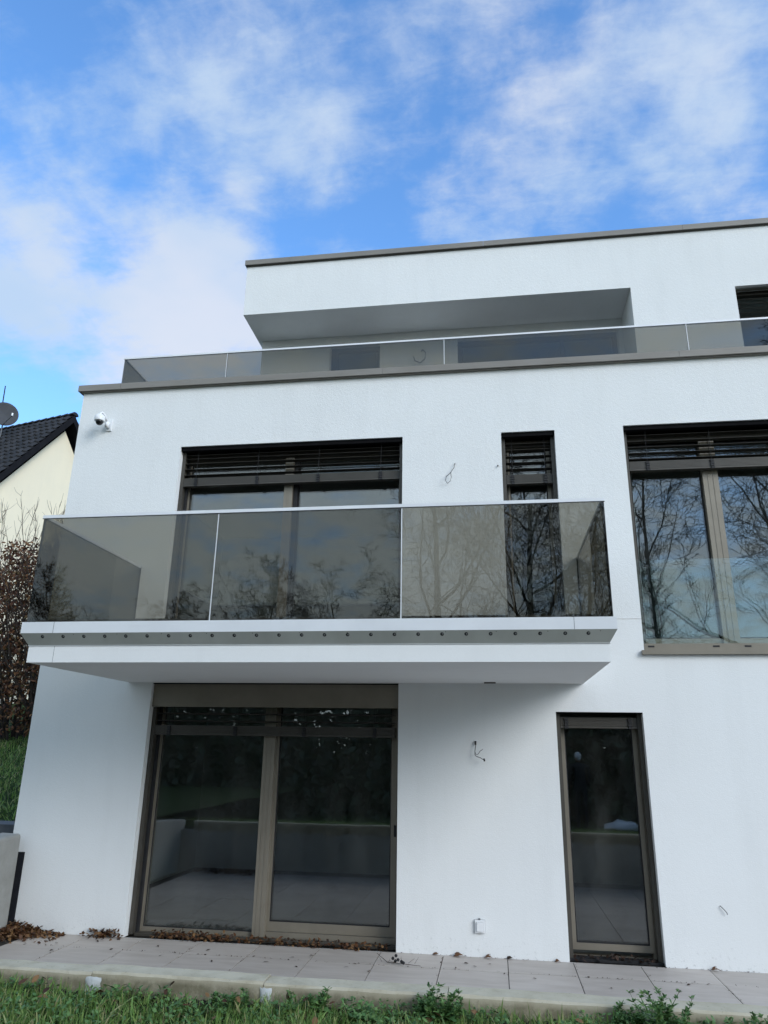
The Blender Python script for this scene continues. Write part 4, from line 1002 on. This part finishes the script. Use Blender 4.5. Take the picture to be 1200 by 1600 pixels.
def tile_patch(sgn):
    nc, nr = int(LEN / .30), int(Ls / .34)
    for r_ in range(nr):
        for c2 in range(nc):
            b = len(S.v); s0, s1 = r_ * .34, (r_ + 1) * .34 + .05
            for s_, lift in ((s0, .03), (s1, .095)):
                for k in range(5):
                    a = c2 * .30 + .302 * k / 4; h_ = lift + .075 * math.sin(math.pi * k / 4) ** 2
                    bdist = s_ * math.cos(PI_); p = rd * a + gd * (sgn * bdist); z = apex - s_ * math.sin(PI_)
                    nn = gd * (sgn * math.sin(PI_)); S.v.append((p.x + nn.x * h_, p.y + nn.y * h_, z + math.cos(PI_) * h_))
            for k in range(4): S.f.append((b + k, b + k + 1, b + 6 + k, b + 5 + k))
            # butt edge of the tile
            e = len(S.v)
            for k in range(5): vx = S.v[b + 5 + k]; S.v.append((vx[0] - gd.x * sgn * .012 * 0, vx[1], vx[2] - .04))
            for k in range(4): S.f.append((b + 5 + k, b + 6 + k, e + k + 1, e + k))
tile_patch(1); tile_patch(-1)
stuff(S.obj('roof_tiles', M['rooftile'], nb))
bm = bmesh.new()
for sgn in (1, -1):       # underlay slab and bargeboards
    v0 = [npt(0.02, 0, apex - .02), npt(LEN, 0, apex - .02), npt(LEN, sgn * half, apex - drop - .02), npt(0.02, sgn * half, apex - drop - .02)]
    v1 = [(x, y, z - .16) for x, y, z in v0]; A = [bm.verts.new(p) for p in v0]; B = [bm.verts.new(p) for p in v1]
    bm.faces.new(A); bm.faces.new(B[::-1])
    for k in range(4): bm.faces.new((A[k], A[(k + 1) % 4], B[(k + 1) % 4], B[k]))
mesh_obj('roof_deck', bm, M['fascia'], nb)
for sgn in (1, -1):
    bm = bmesh.new(); v0 = [npt(-.03, 0, apex + .05), npt(.02, 0, apex + .05), npt(.02, sgn * half, apex - drop + .05), npt(-.03, sgn * half, apex - drop + .05)]; v1 = [(x, y, z - .30) for x, y, z in v0]
    A = [bm.verts.new(p) for p in v0]; B = [bm.verts.new(p) for p in v1]; bm.faces.new(A); bm.faces.new(B[::-1])
    for k in range(4): bm.faces.new((A[k], A[(k + 1) % 4], B[(k + 1) % 4], B[k]))
    mesh_obj('bargeboard', bm, M['fascia'], nb)
first = None
for k in range(int(LEN / .36)):
    a = k * .36 - .05
    if first is None:
        bm = bmesh.new(); n = 7
        A = [[bm.verts.new((rd * s + gd * (math.cos(math.pi * j / (n - 1)) * rr)).to_tuple()[:2] + (math.sin(math.pi * j / (n - 1)) * rr * .8 - .02,)) for j in range(n)] for s, rr in ((0, .16), (.40, .125))]
        for j in range(n - 1): bm.faces.new((A[0][j], A[0][j + 1], A[1][j + 1], A[1][j]))
        bm.faces.new(A[0]); bm.faces.new(A[1][::-1])
        first = t = mesh_obj('ridge_tile', bm, M['rooftile'], nb)
    else: t = dup(first, nb)
    p = rd * a; t.location = (p.x, p.y, apex + .06)
# satellite dish and mast on its roof
nbw = Vector(nb.location)
def over(px, py, dist):
    d = (fwd + r2 * ((px - 600) / 1135.68) - u2 * ((py - 800) / 1135.68)); return CAM + d * dist
ds = over(7, 648, 28.2)
dish = empty('satellite_dish', ds, 'round grey satellite dish standing above the dark tiled roof', 'satellite dish')
facing = Vector((.62, -.78, .02)).normalized(); a_ = facing.orthogonal().normalized(); b_2 = facing.cross(a_)
bm = bmesh.new(); rg = []
for r_, dep in ((.0, 0), (.14, .006), (.28, .024), (.42, .055), (.49, .075)):
    rg.append([bm.verts.new((a_ * math.cos(t) * r_ + b_2 * math.sin(t) * r_ + facing * dep)) for t in (2 * math.pi * k / 28 for k in range(28))] if r_ else [bm.verts.new((0, 0, 0))])
for k in range(28): bm.faces.new((rg[0][0], rg[1][k], rg[1][(k + 1) % 28]))
for p, q in zip(rg[1:], rg[2:]):
    for k in range(28): bm.faces.new((p[k], p[(k + 1) % 28], q[(k + 1) % 28], q[k]))
geom = bmesh.ops.extrude_face_region(bm, geom=bm.faces[:])
bmesh.ops.translate(bm, verts=[e for e in geom['geom'] if isinstance(e, bmesh.types.BMVert)], vec=facing * .008)
mesh_obj('reflector', bm, mottled('dish_paint', (.045, .048, .055), (.06, .063, .07), 3, .8), dish, True)
low = Vector((0, 0, -1)); low = (low - facing * low.dot(facing)).normalized()
bm = bmesh.new(); e0 = low * .46 + facing * .06; e1 = low * .22 + facing * .50 + Vector((.25, .1, 0)); tube(bm, [e0, e1], .016, 6); mesh_obj('feed_arm', bm, M['grey_plastic'], dish)
bm = bmesh.new(); cyl(bm, e1 - facing * .03, e1 + low * -.12 - facing * .05, .032, n=10); mesh_obj('receiver', bm, M['white_plastic'], dish)
bm = bmesh.new(); tube(bm, [(0, 0, -.05) - Vector(facing) * .06 if False else tuple(-facing * .07), tuple(-facing * .08 + Vector((0, 0, -.9)))], .024, 8); mesh_obj('pole', bm, M['grey_plastic'], dish)
mp_ = over(4, 640, 28.6); mt = over(8.5, 603, 28.6)
bm = bmesh.new(); cyl(bm, (0, 0, -1.1), (mt.x - mp_.x, mt.y - mp_.y, mt.z - mp_.z), .025, .02, 8)
o = mesh_obj('antenna_mast', bm, M['black']); o.location = mp_; tag(o, 'thin black mast rising behind the satellite dish on the dark roof', 'antenna')

# ------------------------------------------------------------------ person and bag on the lawn behind the camera (seen mirrored in the narrow door)
def skin_figure(name, joints, links, mat, parent, levels=1):
    me = bpy.data.meshes.new(name); me.from_pydata([j[0] for j in joints], links, []); o = bpy.data.objects.new(name, me); col.objects.link(o)
    o.parent = parent
    bm = bmesh.new(); bm.from_mesh(me); lay = bm.verts.layers.skin.verify(); bm.verts.ensure_lookup_table()
    for i, v in enumerate(bm.verts): r_ = joints[i][1]; v[lay].radius = (r_, r_) if not isinstance(r_, tuple) else r_; v[lay].use_root = (i == 0)
    bm.to_mesh(me); bm.free()
    sk = o.modifiers.new('Skin', 'SKIN'); sk.use_smooth_shade = True
    sb = o.modifiers.new('Subdivision', 'SUBSURF'); sb.levels = levels; sb.render_levels = levels
    me.materials.append(mat); return o
px, py = 2.05, -11.2
pr_ = empty('person', (px, py, lawn_z(px, py)), 'person with white hair in dark clothes standing on the lawn with head bowed', 'person')
pr_.rotation_euler = (0, 0, R(170))
cloth = mottled('dark_cloth', (.012, .013, .016), (.02, .021, .025), 12, .9)
J = [((0, 0, .95), (.15, .11)), ((0, 0, 1.12), (.14, .10)), ((0, 0, 1.30), (.17, .11)), ((0, .01, 1.44), (.10, .08)), ((0, .03, 1.52), .055),
     ((.20, 0, 1.42), .065), ((.26, .02, 1.15), .05), ((.17, .16, .98), .04), ((-.20, 0, 1.42), .065), ((-.26, .02, 1.15), .05), ((-.17, .16, .98), .04),
     ((.09, 0, .88), .095), ((.10, .02, .50), .065), ((.10, -.01, .09), .045), ((.11, .14, .04), .04), ((-.09, 0, .88), .095), ((-.10, .02, .50), .065), ((-.10, -.01, .09), .045), ((-.11, .14, .04), .04)]
Lk = [(0, 1), (1, 2), (2, 3), (3, 4), (3, 5), (5, 6), (6, 7), (3, 8), (8, 9), (9, 10), (0, 11), (11, 12), (12, 13), (13, 14), (0, 15), (15, 16), (16, 17), (17, 18)]
skin_figure('body', J, Lk, cloth, pr_)
skinm = mottled('skin_tone', (.42, .27, .20), (.48, .32, .24), 8, .6)
bm = bmesh.new(); bmesh.ops.create_uvsphere(bm, u_segments=16, v_segments=12, radius=.1)
for v in bm.verts:
    v.co.x *= .78; v.co.z *= 1.18
    if v.co.y > .05: v.co.y += .02 * math.exp(-((v.co.x / .025) ** 2) - (((v.co.z + .01) / .03) ** 2))     # nose
bmesh.ops.rotate(bm, verts=bm.verts, cent=(0, 0, 0), matrix=Matrix.Rotation(R(-28), 3, 'X')); bmesh.ops.translate(bm, verts=bm.verts, vec=(0, .06, 1.64)); mesh_obj('head', bm, skinm, pr_, True)
bm = bmesh.new(); bmesh.ops.create_uvsphere(bm, u_segments=16, v_segments=12, radius=.108)
bmesh.ops.delete(bm, geom=[v for v in bm.verts if v.co.z < -.01 and v.co.y > -.03], context='VERTS')
for v in bm.verts: v.co.x *= .8; v.co.z *= 1.14
bmesh.ops.rotate(bm, verts=bm.verts, cent=(0, 0, 0), matrix=Matrix.Rotation(R(-28), 3, 'X')); bmesh.ops.translate(bm, verts=bm.verts, vec=(0, .05, 1.65)); mesh_obj('hair', bm, mottled('white_hair', (.55, .55, .53), (.68, .68, .66), 30, .8), pr_, True)
for sg in (1, -1):
    hj = [((sg * .17, .16, .98), .03), ((sg * .15, .22, .95), (.035, .018))]; hl = [(0, 1)]
    for k, (dx, L_) in enumerate(((-.028, .05), (-.010, .062), (.008, .058), (.025, .045))):
        i0 = len(hj); hj += [((sg * .15 + dx, .245, .94), .009), ((sg * .15 + dx, .245 + L_ * .6, .935), .0085), ((sg * .15 + dx, .25 + L_ * .8, .915), .007)]; hl += [(1, i0), (i0, i0 + 1), (i0 + 1, i0 + 2)]
    i0 = len(hj); hj += [((sg * .15 - sg * .03, .20, .955), .011), ((sg * .15 - sg * .055, .235, .95), .009)]; hl += [(1, i0), (i0, i0 + 1)]
    skin_figure('hand', hj, hl, skinm, pr_)
S = bmesh.new(); bmesh.ops.create_icosphere(S, subdivisions=3, radius=1)
for v in S.verts: n_ = noise.noise(v.co * 2.2) ; v.co = Vector((v.co.x * .42 * (1 + .3 * n_), v.co.y * .22 * (1 + .3 * n_), max(-.06, v.co.z * .13 * (1 + .6 * n_))))
o = mesh_obj('plastic_bag', S, M['white_plastic'], None, True); o.location = (2.95, -11.0, lawn_z(2.95, -11) + .08); tag(o, 'crumpled white plastic bag lying on the lawn beside the person', 'bag')
